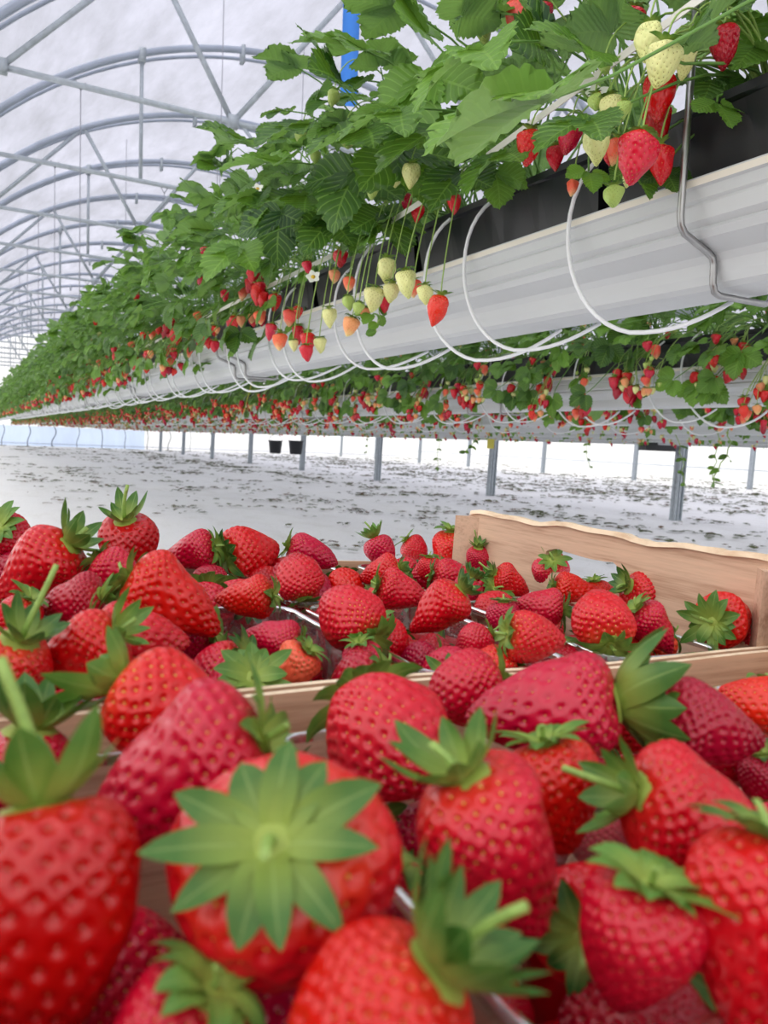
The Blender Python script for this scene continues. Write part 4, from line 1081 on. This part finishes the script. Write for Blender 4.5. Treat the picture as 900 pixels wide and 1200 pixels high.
for i, (P, D, b) in enumerate(BER):
    a = math.radians(b[3]); t = math.radians(b[4])
    axv = cdir((math.cos(a) * math.cos(t), -math.sin(a) * math.cos(t), -math.sin(t)))
    sh = b[6]; Lz = SHAPES[sh]['L']
    Pw = P + Vector((0, 0, EYE)) + axv * D * (Lz - .84) * .5 * math.cos(t)
    stem = i % 3 if i % 9 == 6 else None
    if i == 0: stem = 1
    if 'stem' in b[9]: stem = 2
    o = make_berry(Pw, D, axv, U(0, 6), sh, b[7], b[8], i % 4, stem=stem)
    ks = {0: 1.25, 1: 1.6, 4: 1.35, 10: 1.5, 12: 1.25, 15: 1.2, 23: 1.25, 31: 1.35, 32: 1.2}.get(i, 1.1 if b[8] == 'up' else 1.0)
    o.children[0].scale = (ks, ks, ks)
    if i == 2: o.children[0].data = calyx_mesh('flat', 1); o.children[0].scale = (.86, .86, .86)
    tag(o, b[9], 'strawberry', 'picked strawberries in the crates')
# berries filling the punnets below: the ones that show are single, the buried bottom layer is one mass
solid = [(x[0] + Vector((0, 0, EYE)), x[1]) for x in BER]
fill = 0; mass = MB(); LB = {k: berry_mb(20, 14, 60, k, 'seed', sd=9, seedgeo=False) for k in ('red', 'deep')}
for (x, y, c, r_, i) in PUN:
    for lay, z in enumerate((-.056, -.030, -.008)):
        for a in range(3):
            for b2 in range(5):
                D = U(.031, .037)
                q = Vector((x + (a - 1) * .030 + U(-.003, .003), y + (b2 - 2) * .0335 + U(-.003, .003) + (.008 if lay % 2 else -.004), z + U(-.003, .003)))
                Pw = toworld(q)
                if any((Pw - s[0]).length < (D + s[1]) * .5 * .86 for s in solid): continue
                if c == 1 and lay == 2 and (Pw - Vector((0, 0, EYE))).length < .13: continue
                axv = Vector((U(-1, 1), U(-1, 1), U(-.5, .8))).normalized(); solid.append((Pw, D))
                if lay == 0 or i == 0 or (c == 1 and r_ == 0) or fill > 222:
                    mass.merge(LB[random.choice(('red', 'deep'))], Matrix.Translation(Pw) @ basis(axv, U(0, 6)) @ Matrix.Scale(D, 4)); continue
                o = make_berry(Pw, D, axv, U(0, 6), random.choice((0, 2, 2)), random.choice(('red', 'red', 'deep', 'orange')), random.choice(('flat', 'reflex', 'spread')), random.randrange(4))
                fill += 1
                nm2 = '%s layer strawberries in the %s %s punnet of the %s crate' % (('', 'middle', 'upper')[lay], cn[i], ('front', 'back')[r_], ('farther', 'nearer')[c])
                tag(o, 'red strawberry in the %s layer of the %s %s punnet, %s crate' % (('', 'middle', 'upper')[lay], cn[i], ('front', 'back')[r_], ('farther', 'nearer')[c]), 'strawberry', nm2)
tag(obj('buried_strawberries', mass.mesh('buried_strawberries')), 'mass of red strawberries at the bottom of the punnets', 'strawberries', kind='stuff')
print('fill berries', fill)

# trolley carrying the crates (hidden below them)
mb = MB(); root = obj('picking_trolley', None)
mb.box((-.20, -.34, -.135), (.32, .34, -.110), 'conc'); obj('deck', mb.mesh('deck', False), root)
for x in (-.17, .29):
    for y in (-.30, .30):
        mb = MB(); mb.box((x - .015, y - .015, -.60), (x + .015, y + .015, -.135), 'galv'); l = obj('leg', mb.mesh('leg', False), root)
        mb = MB(); mb.tube([(x - .015, y, -.655), (x + .015, y, -.655)], .06, 'black', 20); obj('wheel', mb.mesh('wheel'), l)
root.matrix_world = Matrix.Translation((.10, .31, EYE - .11))
root.rotation_euler = (0, TILT, 0); tag(root, 'grey trolley under the two wooden crates', 'trolley')

# ------------------------------------------------------------------ light, camera
w = bpy.data.worlds.new('overcast_sky'); sc.world = w; w.use_nodes = True; nt = w.node_tree; nt.nodes.clear()
out = nt.nodes.new('ShaderNodeOutputWorld'); bg = nt.nodes.new('ShaderNodeBackground'); tc = nt.nodes.new('ShaderNodeTexCoord'); sp = nt.nodes.new('ShaderNodeSeparateXYZ')
rp = nt.nodes.new('ShaderNodeValToRGB'); nt.links.new(tc.outputs['Generated'], sp.inputs[0]); nt.links.new(sp.outputs[2], rp.inputs[0])
e = rp.color_ramp.elements; e[0].position = 0; e[0].color = (.9, .9, .9, 1); e[1].position = .6; e[1].color = (.96, .975, 1.0, 1)
nt.links.new(rp.outputs[0], bg.inputs[0]); bg.inputs[1].default_value = .95; nt.links.new(bg.outputs[0], out.inputs[0])

sl = bpy.data.lights.new('hazy_sun', 'SUN'); sl.energy = 1.9; sl.angle = math.radians(55); sl.color = (1, .98, .95)
so = bpy.data.objects.new('hazy_sun', sl); C.objects.link(so); so.rotation_euler = Vector((-.35, -.25, 1)).to_track_quat('Z', 'Y').to_euler()
cam = bpy.data.cameras.new('camera'); co = bpy.data.objects.new('camera', cam); C.objects.link(co); sc.camera = co
cam.sensor_fit = 'VERTICAL'; cam.sensor_height = 24; cam.lens = 18.0; cam.clip_start = .01; cam.clip_end = 200
rt = Vector(RW @ np.array([1, 0, 0])); up = Vector(RW @ np.array([0, -1, 0])); bk = Vector(RW @ np.array([0, 0, -1]))
co.matrix_world = Matrix.Translation((0, 0, EYE)) @ Matrix((rt, up, bk)).transposed().to_4x4()
cam.dof.use_dof = True; cam.dof.focus_distance = .75; cam.dof.aperture_fstop = 10.0
sc.view_settings.view_transform = 'Standard'; sc.view_settings.look = 'None'; sc.view_settings.gamma = 1; sc.view_settings.use_curve_mapping = False
sc.view_settings.exposure = 0.84
sc.cycles.max_bounces = 8; sc.cycles.diffuse_bounces = 4; sc.cycles.transparent_max_bounces = 16; sc.cycles.transmission_bounces = 6
sc.cycles.use_denoising = True; sc.cycles.sample_clamp_indirect = 6
